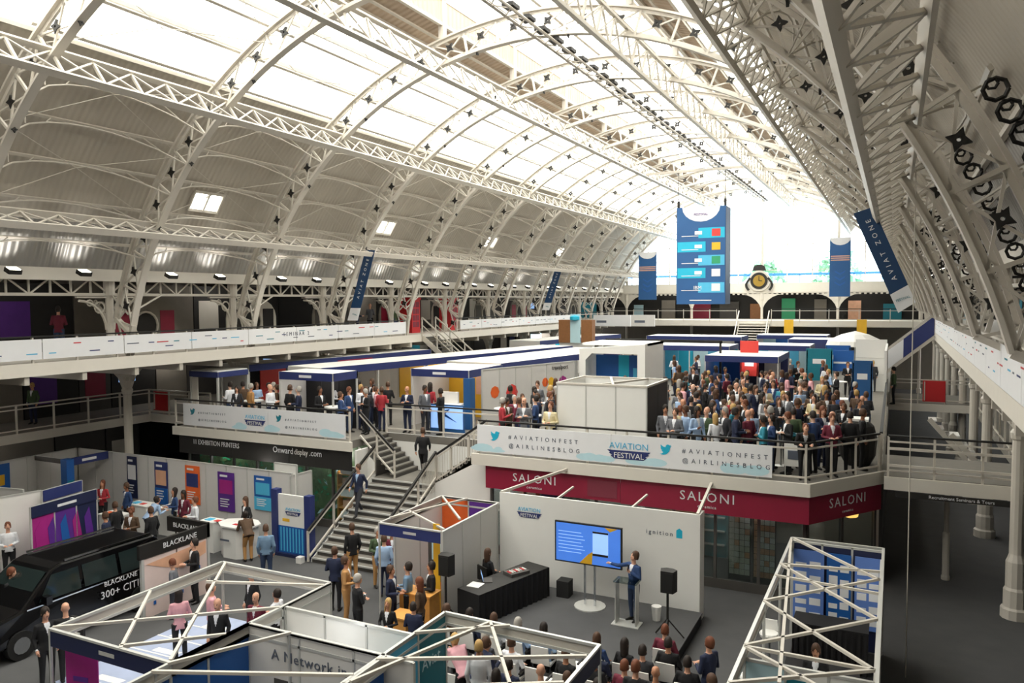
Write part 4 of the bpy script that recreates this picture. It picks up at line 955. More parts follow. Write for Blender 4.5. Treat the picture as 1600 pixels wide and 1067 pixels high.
# ---------------- stage
sg = thing('stage_platform', 'low charcoal carpeted stage platform in front of the white presentation wall', 'stage', (-10.2, 15.9, 0)); box('deck_top', (0, 0, .26), (5.85, 4.05, .3), carpet, sg); box('skirt', (.02, .02, 0), (5.83, 4.03, .26), cloth_b, sg)
w = thing('presentation_wall', 'wide white presentation wall behind the stage, with small logos', 'wall panel', (-10.25, 19.98, 0)); box('facing', (0, 0, 0), (5.82, .06, 2.85), white, w)
for x in (.0, 5.72): box('end_return', (x, .06, 0), (x+.1, .5, 2.85), white, w)
fest_logo((.95, -.005, 2.35), (1, 0, 0), (0, 0, 1), .8, w)
text('ignition', (4.75, -.005, 2.2), (1, 0, 0), (0, 0, 1), .12, greyt, w, space=1.4); MB().prism([(0, 0), (.16, 0), (.16, .2), (.08, .26), (0, .2)], (5.2, -.004, 2.17), (1, 0, 0), (0, 0, 1), (0, .004, 0), cyan).build('emblem', w)
for i, x in enumerate((1.7, 3.9)): MB().bar((x, .06, 2.75), (x+.25, .9, 3.0), .05, .05, iron).build('stay', w)
for i, (a, b, lb) in enumerate((((-10.2, 20.0, 2.85), (-9.0, 22.2, 3.2), 'slanting white pole from the left end of the presentation wall to the deck'), ((-4.5, 20.0, 2.85), (-4.6, 22.2, 3.2), 'slanting white pole from the right end of the presentation wall to the deck'))):
    MB().bar(a, b, .07, .07, iron).build('brace_pole', label=lb, cat='pole')
shell_wall('long grey panel wall on the left of the stage, side of the orange booth', (-10.33, 16.9), (-10.33, 19.95), h=2.5, n=3)
sc = thing('display_screen', 'large flat screen on a twin-pole stand showing a blue slide', 'screen', (-7.15, 19.05, .3))
box('bezel', (-.96, 0, 1.12), (.92, .06, 2.22), black, sc); box('display', (-.92, -.008, 1.16), (.88, 0, 2.18), screen, sc)
pr = MB(); pr.box((.12, -.014, 1.4), (.55, -.008, 2.05), screenl).box((.12, -.018, 1.4), (.55, -.014, 1.46), black).box((.12, -.018, 2.0), (.55, -.014, 2.05), black)
for i in range(7): pr.box((-.85, -.014, 1.95-i*.09), (-.2+.05*(i % 3), -.008, 1.965-i*.09), screenl)
pr.prism([(-.25, 1.16), (.1, 1.16), (.12, 1.5), (.0, 1.42)], (0, -.014, 0), (1, 0, 0), (0, 0, 1), (0, .006, 0), yellow).prism([(.45, 2.18), (.8, 2.18), (.6, 2.08)], (0, -.014, 0), (1, 0, 0), (0, 0, 1), (0, .006, 0), yellow); pr.build('slide', sc)
for x in (-.12, .16): box('pole', (x-.025, .03, .04), (x+.025, .08, 1.2), chrome, sc)
MB().lathe([(.42, 0), (.42, .03), (.1, .04)], (.02, .05, 0), alu, 16).build('foot_plate', sc)
def speaker(label, x, y, z, h):
    o = thing('loudspeaker', label, 'speaker', (x, y, z), group='stage loudspeakers')
    MB().prism([(-.15, -.1), (.15, -.1), (.2, .12), (.08, .2), (-.08, .2), (-.2, .12)], (0, 0, h), (1, 0, 0), (0, 1, 0), (0, 0, .52), black).build('cabinet', o); box('grille', (-.14, -.115, h+.04), (.14, -.1, h+.48), rubber, o)
    MB().lathe([(.03, 0), (.03, h)], (0, 0, 0), black, 8).build('stand_pole', o)
    for k in range(3): MB().bar((0, 0, .5), (.4*math.cos(k*2.1+.5), .4*math.sin(k*2.1+.5), .02), .03, .03, black).build('leg', o)
speaker('black loudspeaker on a pole left of the stage, by the grey wall', -10.0, 16.5, .3, 1.25); speaker('black loudspeaker on a pole at the right front of the stage', -4.75, 18.0, .3, 1.15)
dk = thing('av_desk', 'technician desk draped in black cloth at the left of the stage', 'desk', (-9.15, 18.1, .3), R(74)); box('tabletop', (-1.35, -.38, .76), (1.35, .38, .8), black, dk)
dr = MB(); n = 50
for k in range(n):
    a, b = -1.37+2.74*k/n, -1.37+2.74*(k+1)/n; f = .015*math.sin(k*1.7); g = .015*math.sin((k+1)*1.7); dr.quad([(a, -.4+f, .8), (b, -.4+g, .8), (b, -.4+g*2, 0), (a, -.4+f*2, 0)], cloth_b)
for x in (-1.37, 1.37): dr.quad([(x, -.4, .8), (x, .38, .8), (x, .38, 0), (x, -.4, 0)], cloth_b)
dr.build('drape', dk)
lp = thing('laptop', 'open laptop on the technician desk', 'laptop', (-9.45, 17.7, 1.1), R(-60)); box('base', (-.17, -.12, 0), (.17, .12, .02), dgrey, lp); MB().prism([(-.17, 0), (.17, 0), (.17, .23), (-.17, .23)], (0, -.12, .02), (1, 0, 0), (0, -.25, 1), (0, -.012, 0), black).build('lid', lp); MB().prism([(-.155, .01), (.155, .01), (.155, .22), (-.155, .22)], (0, -.116, .02), (1, 0, 0), (0, -.25, 1), (0, .002, 0), screenl).build('display', lp)
box('paper_sheets', (-9.75, 17.1, 1.1), (-9.4, 17.45, 1.115), white, label='loose white papers on the technician desk', cat='papers')
mx = thing('mixing_console', 'small sound mixing console on the technician desk', 'mixer', (-9.0, 18.5, 1.1), R(62)); box('body', (-.3, -.2, 0), (.3, .2, .08), dgrey, mx)
for k in range(8): box('fader', (-.26+k*.07, -.1, .08), (-.23+k*.07, .08, .1), (red, white, alu)[k % 3], mx)
lc = thing('lectern', 'clear acrylic lectern on a round-cornered base on stage', 'lectern', (-5.9, 18.45, .3)); box('base', (-.35, -.22, 0), (.35, .22, .02), alu, lc); box('top', (-.3, -.2, 1.08), (.3, .2, 1.11), glass_dark, lc)
for x in (-.26, .26): box('side', (x-.01, -.15, .02), (x+.01, .15, 1.08), alu, lc)
o = thing('waste_bucket', 'small white bucket on the stage floor behind the speaker', 'bucket', (-5.3, 19.0, .3)); MB().lathe([(.1, 0), (.13, .35), (.13, .36)], (0, 0, 0), white, 12).build('body', o)
box('rucksack', (-8.2, 19.35, .3), (-7.85, 19.7, .75), rubber, label='black rucksack on stage against the presentation wall', cat='bag')
# chairs for the audience
def chair_master():
    o = thing('audience_chair', 'white-seated chair with dark arms', 'chair', (0, 0, 0), group='white chairs facing the stage')
    MB().prism([(-.22, -.2), (.22, -.2), (.2, .22), (-.2, .22)], (0, 0, .43), (1, 0, 0), (0, 1, 0), (0, 0, .05), white).build('seat', o)
    MB().prism([(-.22, .48), (.22, .48), (.2, .88), (-.2, .88)], (0, -.22, 0), (1, 0, 0), (0, -.12, 1), (0, .03, 0), white).build('backrest', o)
    for x in (-.2, .2):
        for y in (-.19, .19): MB().bar((x, y, .43), (x*1.1, y*1.2, 0), .025, .025, chrome).build('leg', o)
        MB().bar((x*1.15, -.2, .62), (x*1.15, .12, .62), .04, .03, black).build('armrest', o)
    return o
def dup(o, loc, rz, label=None, parent=None):
    r = o.copy(); COL.objects.link(r); r.location = loc; r.rotation_euler = (0, 0, rz); r.parent = parent
    if label: r['label'] = label
    for ch in list(o.children):
        c = ch.copy(); COL.objects.link(c); c.parent = r
        for g in list(ch.children): d2 = g.copy(); COL.objects.link(d2); d2.parent = c
    return r
CH = chair_master(); CHN = 0
ORD = ['first', 'second', 'third', 'fourth', 'fifth', 'sixth', 'seventh', 'eighth', 'ninth', 'tenth']
CHAIRS = []
for r, (y, xs_) in enumerate(((15.45, [-9.3+.62*i for i in range(8)]), (14.5, [-9.0+.62*i for i in range(9)]), (13.55, [-8.6+.62*i for i in range(8)]))):
    for i, x in enumerate(xs_):
        CHAIRS.append((x, y)); lb = 'white audience chair, %s row from the stage, %s from the left' % (ORD[r], ORD[i])
        if CHN == 0: CH.location = (x, y, 0); CH['label'] = lb
        else: dup(CH, (x, y, 0), 0, lb)
        CHN += 1
# ---------------- orange booth by the stairs
O1, O2, O3, O4 = (-12.3, 16.9), (-10.35, 16.9), (-10.35, 20.1), (-12.3, 20.1)
frame('white booth frame with navy fascia at the foot of the stairs, orange walls inside', [O1, O2, O3, O4], bars=[((-12.2, 20.0), (-10.5, 18.1)), ((-12.2, 18.2), (-10.4, 17.1)), ((-12.3, 17.4), (-11.4, 20.1))], fascia={(O1, O2): (navy, 'booth')}, posts=[O1, O2, O4])
w = shell_wall('orange and purple printed back wall of the booth by the stairs', (-12.3, 20.1), (-10.4, 20.1), mats=[orange, purple], n=2); mb = MB(); mb.prism([(.1, 1.0), (1.8, 2.0), (1.8, 2.3), (.1, 1.5)], (0, -.03, 0), (1, 0, 0), (0, 0, 1), (0, .006, 0), purple).prism([(.3, .5), (1.7, 1.2), (1.7, 1.6), (.3, .8)], (0, -.03, 0), (1, 0, 0), (0, 0, 1), (0, .006, 0), peach); mb.build('artwork', w)
shell_wall('white side wall of the orange booth nearest the stairs', (-12.3, 17.6), (-12.3, 20.1), m=white, n=2, h=2.3)
rollup('yellow narrow banner inside the orange booth', -10.75, 17.3, .22, 2.55, yellow)
sh = thing('display_cabinet', 'dark framed display cabinet with pictures in the orange booth', 'cabinet', (-11.35, 17.9, 0)); box('frame', (-.05, .0, .0), (.75, .3, 2.0), dgrey, sh); box('picture', (.08, -.02, 1.35), (.6, 0, 1.85), paleb, sh); box('picture', (.08, -.02, .9), (.6, 0, 1.25), dgrey, sh); box('picture', (.08, -.02, .5), (.6, 0, .75), redmap, sh)
for i, (x, y, w_, h_) in enumerate(((-11.2, 16.2, .9, 1.05), (-10.9, 15.3, .5, .8))):
    o = thing('wooden_counter', ['pale wooden counter in front of the orange booth', 'small pale wooden block seat beside the grey wall'][i], 'counter', (x, y, 0)); box('body', (0, 0, 0), (w_, .5, h_-.04), wood, o); box('top', (-.03, -.03, h_-.04), (w_+.03, .53, h_), wood, o)
# ---------------- left: shell scheme with posters
bw = shell_wall('long white back wall of the left exhibition area, below the black fascia', (-30.0, 20.65), (-18.7, 20.65), n=11)
shell_wall('white side wall at the far left, running towards the camera', (-30.1, 14.5), (-30.1, 20.6), n=6)
shell_wall('raised white board above the end of the left back wall', (-19.6, 20.8), (-18.6, 20.8), h=2.75, n=1, m=white)
shell_wall('low white wall end beside the raised board', (-18.7, 20.6), (-18.65, 21.6), h=2.4, n=1)
PM = [(navyd, paleb), (navy, peach), (orange, navy), (purple, magenta), (blue, sky)]
for i, (xa, xb, yt, yb2) in enumerate(((195, 212, 713, 780), (238, 260, 721, 790), (286, 310, 727, 790), (337, 364, 737, 802), (394, 422, 743, 800))):
    a = pix(xa, yt, 1, 20.5); b = pix(xb, yb2, 1, 20.5); m, m2 = PM[i]
    o = thing('wall_poster', ['black and navy poster on the left back wall, leftmost', 'navy poster with orange photo and blue foot on the left back wall', 'navy and orange photo poster in the middle of the left back wall', 'purple poster on the left back wall', 'bright blue poster at the right end of the left back wall'][i], 'poster', (a.x, 20.6, b.z), group='posters on the left back wall')
    W_, H_ = b.x-a.x, a.z-b.z; box('board', (0, -.02, 0), (W_, 0, H_), m, o); mb = MB()
    mb.box((W_*.1, -.03, H_*.45), (W_*.9, -.02, H_*.8), m2 if i else vinyl).box((W_*.15, -.03, H_*.88), (W_*.6, -.02, H_*.93), vinyl)
    if i in (1, 4): mb.box((0, -.03, 0), (W_, -.02, H_*.38), blue if i == 1 else sky)
    for k in range(4): mb.box((W_*.15, -.034, H_*(.3-.06*k)), (W_*(.7-.1*(k % 2)), -.03, H_*(.325-.06*k)), vinyl)
    mb.build('print', o)
fc = thing('booth_fascia', 'navy booth fascia with a blue-green corner column at the far left', 'fascia', (-28.2, 18.9, 0)); box('fascia_board', (-.03, 0, 2.2), (.03, 1.75, 2.5), navy, fc); box('column', (-.15, -.15, 0), (.2, .15, 2.5), blue, fc); box('column_print', (.2, -.12, 1.0), (.21, .12, 1.7), teal, fc); box('side_beam', (-1.9, -.05, 2.3), (0, .02, 2.48), dgrey, fc); box('name_print', (.03, .6, 2.3), (.04, 1.2, 2.4), vinyl, fc)
shell_wall('white divider wall behind the navy fascia', (-30.0, 18.9), (-28.3, 18.9), n=2)
shell_wall('white divider wall of the far left booths, second row', (-29.9, 14.5), (-24.9, 15.2), n=5)
shell_wall('white end wall beside the purple banner wall', (-24.9, 13.0), (-24.3, 15.4), n=2, m=white)
pw = shell_wall('purple and magenta printed wall behind the black van', (-23.6, 14.6), (-23.9, 17.0), h=2.2, mats=[magenta, purple, navyd], n=3); box('name_board', (0, -.05, 1.85), (2.4, -.02, 2.2), navyd, pw); box('name_print', (.9, -.06, 1.98), (1.6, -.05, 2.06), vinyl, pw); mb = MB()
for i in range(5): mb.prism([(.2+i*.45, .3), (.5+i*.45, .5), (.3+i*.45, 1.7), (.1+i*.45, 1.4)], (0, -.03, 0), (1, 0, 0), (0, 0, 1), (0, .006, 0), (magenta, purple, blue)[i % 3])
mb.build('artwork', pw)
nb = shell_wall('navy and white name board above the second left booth row', (-24.1, 15.3), (-24.35, 16.8), h=2.5, mats=[white], n=1); box('fascia_board', (0, -.05, 2.15), (1.5, -.02, 2.5), navy, nb)
for i, (px, py, w_, h_, m) in enumerate(((0, 725, .5, 1.0, blue), (0, 777, .7, .4, navy))):
    q = pix(px, py, 0, -29.9 if i == 0 else -25.0); o = thing('wall_sign', ['blue and yellow poster at the left edge of the picture', 'navy sign strip at the left edge of the picture'][i], 'poster', (q.x+.05, q.y-.2, q.z-h_)); box('board', (0, -w_/2, 0), (.03, w_, h_), m, o); box('print', (.03, -w_*.3, h_*.2), (.035, w_*.6, h_*.6), (yellow, paleb)[i], o)
def tall_table(label, x, y, r=.4, h=1.05, z=0, group='white standing tables'):
    o = thing('standing_table', label, 'table', (x, y, z), group=group); MB().lathe([(r, h-.04), (r, h)], (0, 0, 0), white, 16).build('tabletop', o); MB().lathe([(.22, 0), (.22, .02), (.03, .04), (.03, h-.04)], (0, 0, 0), alu, 10).build('stem', o); return o
for i, (x, y, w_, d_, h_, lb) in enumerate(((-25.4, 19.3, 1.0, .5, 1.0, 'white rectangular counter under the leftmost poster'), (-23.9, 19.4, 1.2, .6, 1.0, 'white rectangular counter below the orange photo poster'), (-24.9, 17.8, .9, .5, 1.05, 'white rectangular counter beside the purple wall'), (-21.0, 18.7, .6, .45, 1.05, 'white narrow counter at the end of the black sign'), (-24.0, 12.2, 1.4, .7, .75, 'white low table with papers at the left edge'))):
    o = thing('counter', lb, 'counter', (x, y, 0)); box('body', (0, 0, 0), (w_, d_, h_-.04), white, o); box('top', (-.03, -.03, h_-.04), (w_+.03, d_+.03, h_), white, o); box('leaflet', (.1, .1, h_), (.35, .35, h_+.02), (sky, greyt, orange)[i % 3], o); box('leaflet', (.5, .12, h_), (.7, .3, h_+.015), redmap, o)
# reception pod: octagonal counter + blue framed board
rc = thing('reception_counter', 'white octagonal reception counter in front of the poster wall', 'counter', (-19.5, 19.0, 0)); MB().prism([(.62*math.cos(PI/8+k*PI/4)*(1.15), .5*math.sin(PI/8+k*PI/4)) for k in range(8)], (0, 0, 0), (1, 0, 0), (0, 1, 0), (0, 0, 1.02), white).build('body', rc); MB().prism([(.7*math.cos(PI/8+k*PI/4)*(1.15), .57*math.sin(PI/8+k*PI/4)) for k in range(8)], (0, 0, 1.02), (1, 0, 0), (0, 1, 0), (0, 0, .05), white).build('top', rc); box('name_print', (-.3, -.575, .6), (.1, -.565, .66), greyt, rc)
for i, (dx, dy) in enumerate(((-.2, .1), (.25, -.1), (.05, -.2))): box('leaflet', (dx-.1, dy-.07, 1.07), (dx+.1, dy+.07, 1.08), (white, greyt, red)[i], rc)
bd = thing('info_pod', 'blue framed information board with white and blue panels beside the stairs', 'display board', (-18.45, 19.6, 0))
box('side_post', (-.12, -.1, 0), (.12, .15, 2.2), navy, bd); box('side_post', (1.28, -.1, 0), (1.52, .15, 2.1), navy, bd); box('lower_panel', (.12, -.03, .1), (1.28, .05, 1.0), blue, bd); box('upper_panel', (.12, -.03, 1.0), (1.28, .05, 2.05), white, bd); fest_logo((.75, -.035, 1.5), (1, 0, 0), (0, 0, 1), .7, bd)
for k in range(8): box('slat', (.2+k*.13, -.04, .15), (.25+k*.13, -.03, .95), sky, bd)
box('base', (-.15, -.15, 0), (1.55, .2, .1), navyd, bd); box('caption_print', (.3, -.036, 1.15), (.6, -.03, 1.25), yellow, bd)
box('paper_box', (-17.2, 19.1, 0), (-17.0, 19.3, .2), white, label='small white box on the floor at the foot of the stairs', cat='box')
# ---------------- black van with promotional signs
vn = thing('passenger_van', 'glossy black passenger van with white lettering on its side', 'van', (-19.35, 12.7, 0))
prof = [(-2.55, .35), (-2.6, .75), (-2.35, 1.0), (-1.6, 1.15), (-.75, 1.88), (-.5, 1.95), (2.2, 1.93), (2.35, 1.75), (2.42, .9), (2.4, .35)]
vs = []; K = [(-.95, .0), (-.97, 1.0), (-.8, 1.0)]
mb = MB(); body = []
for sx in (-1, 1):
    for y, z in prof: body.append((sx*(.95 if z < 1.2 else .95-(z-1.2)*.22), y, z))
n = len(prof); mb.add(body, [tuple(range(n)), tuple(range(2*n-1, n-1, -1))]+[(i, (i+1) % n, (i+1) % n+n, i+n) for i in range(n)], carblk)
bo = mb.build('body', vn); bv = bo.modifiers.new('b', 'BEVEL'); bv.width = .06; bv.segments = 2; bv.limit_method = 'ANGLE'
gv = mat('tinted_car_glass', '#202a2a', .05, 0, noise=.02)
for sx in (-1, 1):
    w = MB(); X = lambda z: sx*(.96-(max(z, 1.2)-1.2)*.22)
    for a, b in ((-.95, -.1), (0, .95), (1.05, 2.05)): w.add([(X(1.2), a-(.25 if a < -.5 else 0), 1.2), (X(1.2), b, 1.2), (X(1.75), b, 1.75), (X(1.75), a+(.15 if a < -.5 else 0), 1.75)], [(0, 1, 2, 3)], gv)
    w.build('side_window', vn)
    MB().bar((sx*.97, -1.5, 1.12), (sx*.97, 2.3, 1.16), .015, .03, chrome).build('trim_strip', vn); MB().bar((sx*.75, -.4, 1.98), (sx*.75, 2.1, 1.97), .05, .05, chrome).build('roof_rail', vn)
    for y in (-1.65, 1.6):
        q = MB(); q.tube([(sx*.78, y, .34), (sx*.98, y, .34)], .34, rubber, 20); q.tube([(sx*.97, y, .34), (sx*.99, y, .34)], .2, chrome, 12); q.build('wheel', vn)
    box('door_mirror', (min(sx*.97, sx*1.18), -1.15, 1.15), (max(sx*.97, sx*1.18), -1.0, 1.35), carblk, vn)
MB().add([(-.8, -1.52, 1.2), (.8, -1.52, 1.2), (.72, -.85, 1.82), (-.72, -.85, 1.82)], [(0, 1, 2, 3)], gv).build('windscreen', vn)
for sx in (-.65, .65): box('headlamp', (sx-.18, -2.6, .72), (sx+.18, -2.5, .9), chrome, vn)
text('BLACKLANE', (.985, 1.0, 1.02), (0, 1, 0), (0, 0, 1), .13, vinyl, vn); text('300+ CITIES', (.985, 1.1, .72), (0, 1, 0), (0, 0, 1), .2, vinyl, vn)
bs = thing('promo_wall', 'black overhead sign and pink map wall beside the van', 'sign', (-17.8, 13.9, 0))
box('sign_board', (-.05, -.1, 1.62), (.05, 2.25, 2.0), black, bs); box('sign_board', (-1.6, 2.15, 1.62), (.05, 2.25, 2.05), black, bs); text('BLACKLANE', (.06, 1.2, 1.75), (0, 1, 0), (0, 0, 1), .15, vinyl, bs); text('BLACKLANE', (-.8, 2.14, 1.77), (1, 0, 0), (0, 0, 1), .14, vinyl, bs)
for i in range(2): box('panel', (-.03, .05+i*1.07, 0), (.03, 1.07+i*1.07, 1.6), mat('pale_pink_print', '#e2cdc6', .6, noise=.08) if i == 0 else MATS['pale_pink_print'], bs)
MB().prism([(.1, 1.45), (2.1, 1.55), (2.1, 1.2), (1.3, 1.0), (.7, 1.2)], (.035, 0, 0), (0, 1, 0), (0, 0, 1), (.004, 0, 0), peach).build('map_print', bs); mk = MB()
for i in range(6): mk.box((.035, .3+i*.3, .3+.25*(i % 3)), (.042, .38+i*.3, .4+.25*(i % 3)), blue)
mk.build('marker_print', bs)
for y in (0, 2.2): box('post', (-.04, y-.04, 0), (.04, y+.04, 1.62), alu, bs)
# tall stool with teal seat etc. by the white wall
o = thing('bar_stool', 'teal-topped stool at the corner of the grey divider wall', 'stool', (-10.0, 12.55, 0)); MB().lathe([(.22, .75), (.24, .8), (.2, .85)], (0, 0, 0), paleb, 12).build('seat', o); MB().lathe([(.22, 0), (.2, .03), (.03, .05), (.03, .75)], (0, 0, 0), blue, 10).build('stem', o)
ls = thing('leaflet_rack', 'dark leaflet rack with white brochures left of the front booth', 'rack', (-15.6, 10.6, 0)); box('frame', (-.2, -.05, 0), (.2, 0, 1.7), black, ls)
for k in range(5): box('brochure', (-.15, -.1, .25+k*.3), (.1, -.05, .48+k*.3), white, ls)
# ================================================================ DECK LEVEL STANDS
ZD = 3.4
def stand(label, p, u, L, W, h=2.3, fas=navy, back=shell, seed=0, posters=(), side=None, tx=None, front=True, ceil=white):
    """p = front-left corner on the deck, u = direction of the front edge, L front length, W depth (to the left of u)"""
    u = Vector((u[0], u[1], 0)).normalized(); o = thing('exhibition_stand', label, 'stand', (p[0], p[1], ZD), math.atan2(u.y, u.x), 'exhibition stands on the deck')
    n = max(1, round(L/3))
    box('fascia_board', (0, -.03, h-.3), (L, 0, h), fas, o); box('fascia_board', (L-.0, 0, h-.3), (L+.03, W, h), fas, o)
    for i in range(n): box('ceiling_panel', (i*L/n+.02, .02, h-.04), ((i+1)*L/n-.02, W, h), ceil, o)
    for i in range(n+1): box('post', (i*L/n-.03, -.02, 0), (i*L/n+.03, .04, h), alu, o)
    box('post', (L-.03, W-.06, 0), (L+.03, W, h), alu, o)
    nb = max(1, round(L))
    for i in range(nb): box('panel', (i*L/nb+.01, W-.05, 0), ((i+1)*L/nb-.01, W, h-.05), back[i % len(back)] if isinstance(back, (list, tuple)) else back, o)
    box('panel', (0, 0, 0), (.05, W, h-.05), side or shell, o)
    for i, (a, b, z0, z1, m) in enumerate(posters): box('poster', (a, W-.09, z0), (b, W-.05, z1), m, o)
    point('stand_fill', o.matrix_local @ Vector((L/2, W*.5, h-.3)) if False else Vector((p[0], p[1], ZD+h-.3))+u*(L/2)+Vector((-u.y, u.x, 0))*(W*.5), 14+2.0*L, .15)  # added fill light so the roofed stand does not go dark
    if tx: box('name_print', (L/2-.3, -.04, h-.2), (L/2+.3, -.03, h-.1), vinyl, o)
    return o
u2d = Vector((4.1, 20.5, 0)).normalized()
stand('long stand at the left of the deck, navy fascia with green and red sections', (-25.2, 25.3), (1.9, 13.5), 12.2, 1.9, back=[dgrey, cloth_b, shell], posters=((2, 3.5, .4, 1.9, redmap), (5, 6, .5, 2, navy)), ceil=white)
o = MB().box((-.03, 0, 0), (0, 2.6, .3), green).build('fascia_section', label='green fascia section on the long left stand', cat='fascia'); o.location = (-24.12, 33.0, ZD+2.0); o.rotation_euler = (0, 0, -.14)
o = MB().box((-.03, 0, 0), (0, 2.4, .15), maroon).build('fascia_section', label='dark red fascia section on the long left stand', cat='fascia'); o.location = (-24.45, 30.4, ZD+2.0); o.rotation_euler = (0, 0, -.14)
stand('long white-roofed stand across the middle left of the deck, red truck poster inside', (-21.05, 25.1), (u2d.x, u2d.y), 18.8, 2.2, back=[shell, shell, white], posters=((.4, 3.0, .7, 1.9, redmap), (6.5, 8.2, .3, 2.0, yellow), (8.4, 10, .3, 2, yellow)))
stand('small stand in front of the long one, navy fascia, at the left of the deck', (-21.6, 23.3), (1, 0), 2.6, 1.5, back=cloth_b, tx='stand')
stand('blue-posted stand at the head of the stairs with yellow walls', (-17.5, 26.4), (1, .02), 2.6, 3.0, back=[yellow, yellow, orange], posters=((.2, 1.2, 1, 1.9, yellow), (1.4, 2.3, 1, 1.8, peach)), tx='stand')
box('blue_column', (-15.05, 26.3, ZD), (-14.75, 26.7, ZD+2.0), bblue, label='square blue column at the corner of the yellow stand', cat='column')
w = shell_wall('pale grey stand wall with colourful prints in the middle of the deck', (-14.6, 27.0), (-12.9, 32.6), h=2.3, z=ZD, n=6, mats=[shell])
for i, (a, z0, s, m) in enumerate(((.7, 1.1, .5, orange), (1.7, .9, .7, redmap), (4.2, 1.3, .4, yellow), (3.8, 1.3, .4, orange), (5.0, 1.1, .6, magenta))): MB().prism([(a+s*.5*math.cos(q*PI/4), z0+s*.5+s*.5*math.sin(q*PI/4)) for q in range(8)], (0, -.03, 0), (1, 0, 0), (0, 0, 1), (0, .005, 0), m).build('artwork', w)
text('travelport', (4.8, -.04, 2.0), (1, 0, 0), (0, 0, 1), .2, black, w)
stand('white-roofed stand behind the grey print wall, mid deck', (-15.3, 30.0), (.14, 1), 12, 3, back=shell)
# kiosk
kx0, kx1, ky0, ky1 = -9.78, -6.8, 23.2, 25.7
k = thing('white_kiosk', 'plain white panelled kiosk without a roof at the front of the deck', 'kiosk', (kx0, ky0, ZD))
for i in range(3): box('panel', (i*.99+.02, 0, .02), ((i+1)*.99-.02, .05, 2.32), white, k); 
for i in range(4): box('post', (i*.99-.02, -.01, 0), (i*.99+.02, .06, 2.35), alu, k)
for i in range(2): box('panel', (2.93, .07+i*1.2, 0), (2.98, 1.25+i*1.2, 2.32), black, k); box('panel', (0, .07+i*1.2, 0), (.05, 1.25+i*1.2, 2.32), white, k)
box('back_panel', (0, 2.42, 0), (2.98, 2.48, 2.32), white, k)
for a, b in (((0, .02, 2.34), (2.97, .02, 2.34)), ((0, 2.45, 2.34), (2.97, 2.45, 2.34)), ((0, 0, 2.34), (0, 2.45, 2.34)), ((2.96, 0, 2.34), (2.96, 2.45, 2.34)), ((1.4, 0, 2.34), (2.3, 2.45, 2.34)), ((1.0, 2.4, 2.34), (1.9, 0, 2.34))): MB().bar(a, b, .08, .06, iron).build('top_rail', k)
# white arch booth with blue walls
ax0 = pix(905, 545, 1, 33).x; ax1 = pix(1008, 536, 1, 33).x; az = pix(955, 537, 1, 33).z
ab = thing('arch_stand', 'tall white arched stand with blue screens inside, behind the white kiosk', 'stand', (ax0, 33, ZD)); L = ax1-ax0; H = az-ZD
MB().prism([(0, 0), (.3, 0), (.3, H-.75), (.6, H-.45), (L-.6, H-.45), (L-.35, H-.45), (L-.35, 0), (L, 0), (L, H), (0, H-.25)], (0, 0, 0), (1, 0, 0), (0, 0, 1), (0, .4, 0), white).build('arch', ab)
for i, (a, b, m) in enumerate(((.3, 1.4, blue), (1.4, 1.9, cyan), (1.9, L-.35, blue))): box('blue_screen', (a, 1.4, .3), (b, 1.45, H-.6), m, ab)
box('light_print', (2.1, 1.38, .9), (L-.8, 1.4, 1.9), sky, ab); box('side_wall', (0, .4, 0), (.1, 3, H-.3), white, ab); box('side_wall', (L-.1, .4, 0), (L, 3, H), white, ab); box('roof_panel', (0, .4, H-.1), (L, 3, H), white, ab)
stand('blue-walled stand with grey-white roof in the middle of the crowd', (-8.3, 38.3), (1, 0), 3.4, 4.2, back=[blue, navyd, navy], side=blue, posters=((.2, 1.2, .8, 2, blue), (2.2, 3, .9, 1.9, vinyl)), ceil=cream)
stand('sky-blue walled stand behind the arched stand', (-13.2, 46), (1, 0), 4.6, 3, back=[sky, cyan, paleb], ceil=white)
stand('pale blue stand beyond the blue-walled one', (-8.0, 48), (1, 0), 3.6, 3, back=[sky, paleb], ceil=white)
stand('far white-roofed stand, right of the centre of the deck', (-6.5, 56), (1, 0), 3.2, 3, back=[blue, navy], ceil=white)
stand('far white-roofed stand near the end gallery, left', (-17, 58), (1, 0), 7, 3, back=[navy, shell], ceil=white)
stand('far white-roofed stand near the end gallery, centre', (-9.5, 62), (1, 0), 5, 3, back=[paleb, blue], ceil=white)
stand('far pale stand on the left side of the deck, beyond the gallery stairs', (-21.5, 48), (.15, 1), 12, 2.5, back=[cyan, sky, shell], ceil=white)
for i, (x, y, w_, h_, m, lb) in enumerate(((-7.1, 41.0, .9, 1.3, redmap, 'red square sign above the blue-walled stand'), (-4.2, 44, 1.3, 1.7, teal, 'teal round-edged panel at the right of the blue-walled stand'), (-3.5, 47.5, 1.3, 1.2, blue, 'blue panel with white print beyond the teal panel'), (-1.6, 36, .8, 1.9, bblue, 'upright blue banner in the crowd near the right gallery'))):
    o = thing('sign_panel', lb, 'sign', (x, y, ZD)); box('board', (0, 0, 2.4-h_ if i != 3 else .3), (w_, .05, 2.4 if i != 0 else 2.9), m, o); box('print', (w_*.25, -.01, 1.6), (w_*.75, 0, 1.85), vinyl, o); box('post', (.02, 0, 0), (.07, .05, 2.3), alu, o); box('post', (w_-.07, 0, 0), (w_-.02, .05, 2.3), alu, o)
gt = thing('dark_gantry', 'thin black gantry of two posts and a beam above the crowd', 'gantry', (-12.5, 40, ZD))
for x in (.0, 1.0, 4.6): box('post', (x-.05, -.05, 0), (x+.05, .05, 2.9), black, gt)
box('beam', (-1.5, -.05, 2.8), (4.7, .05, 2.95), black, gt)
a = pix(873, 535, 1, 48); b = pix(925, 500, 1, 48)
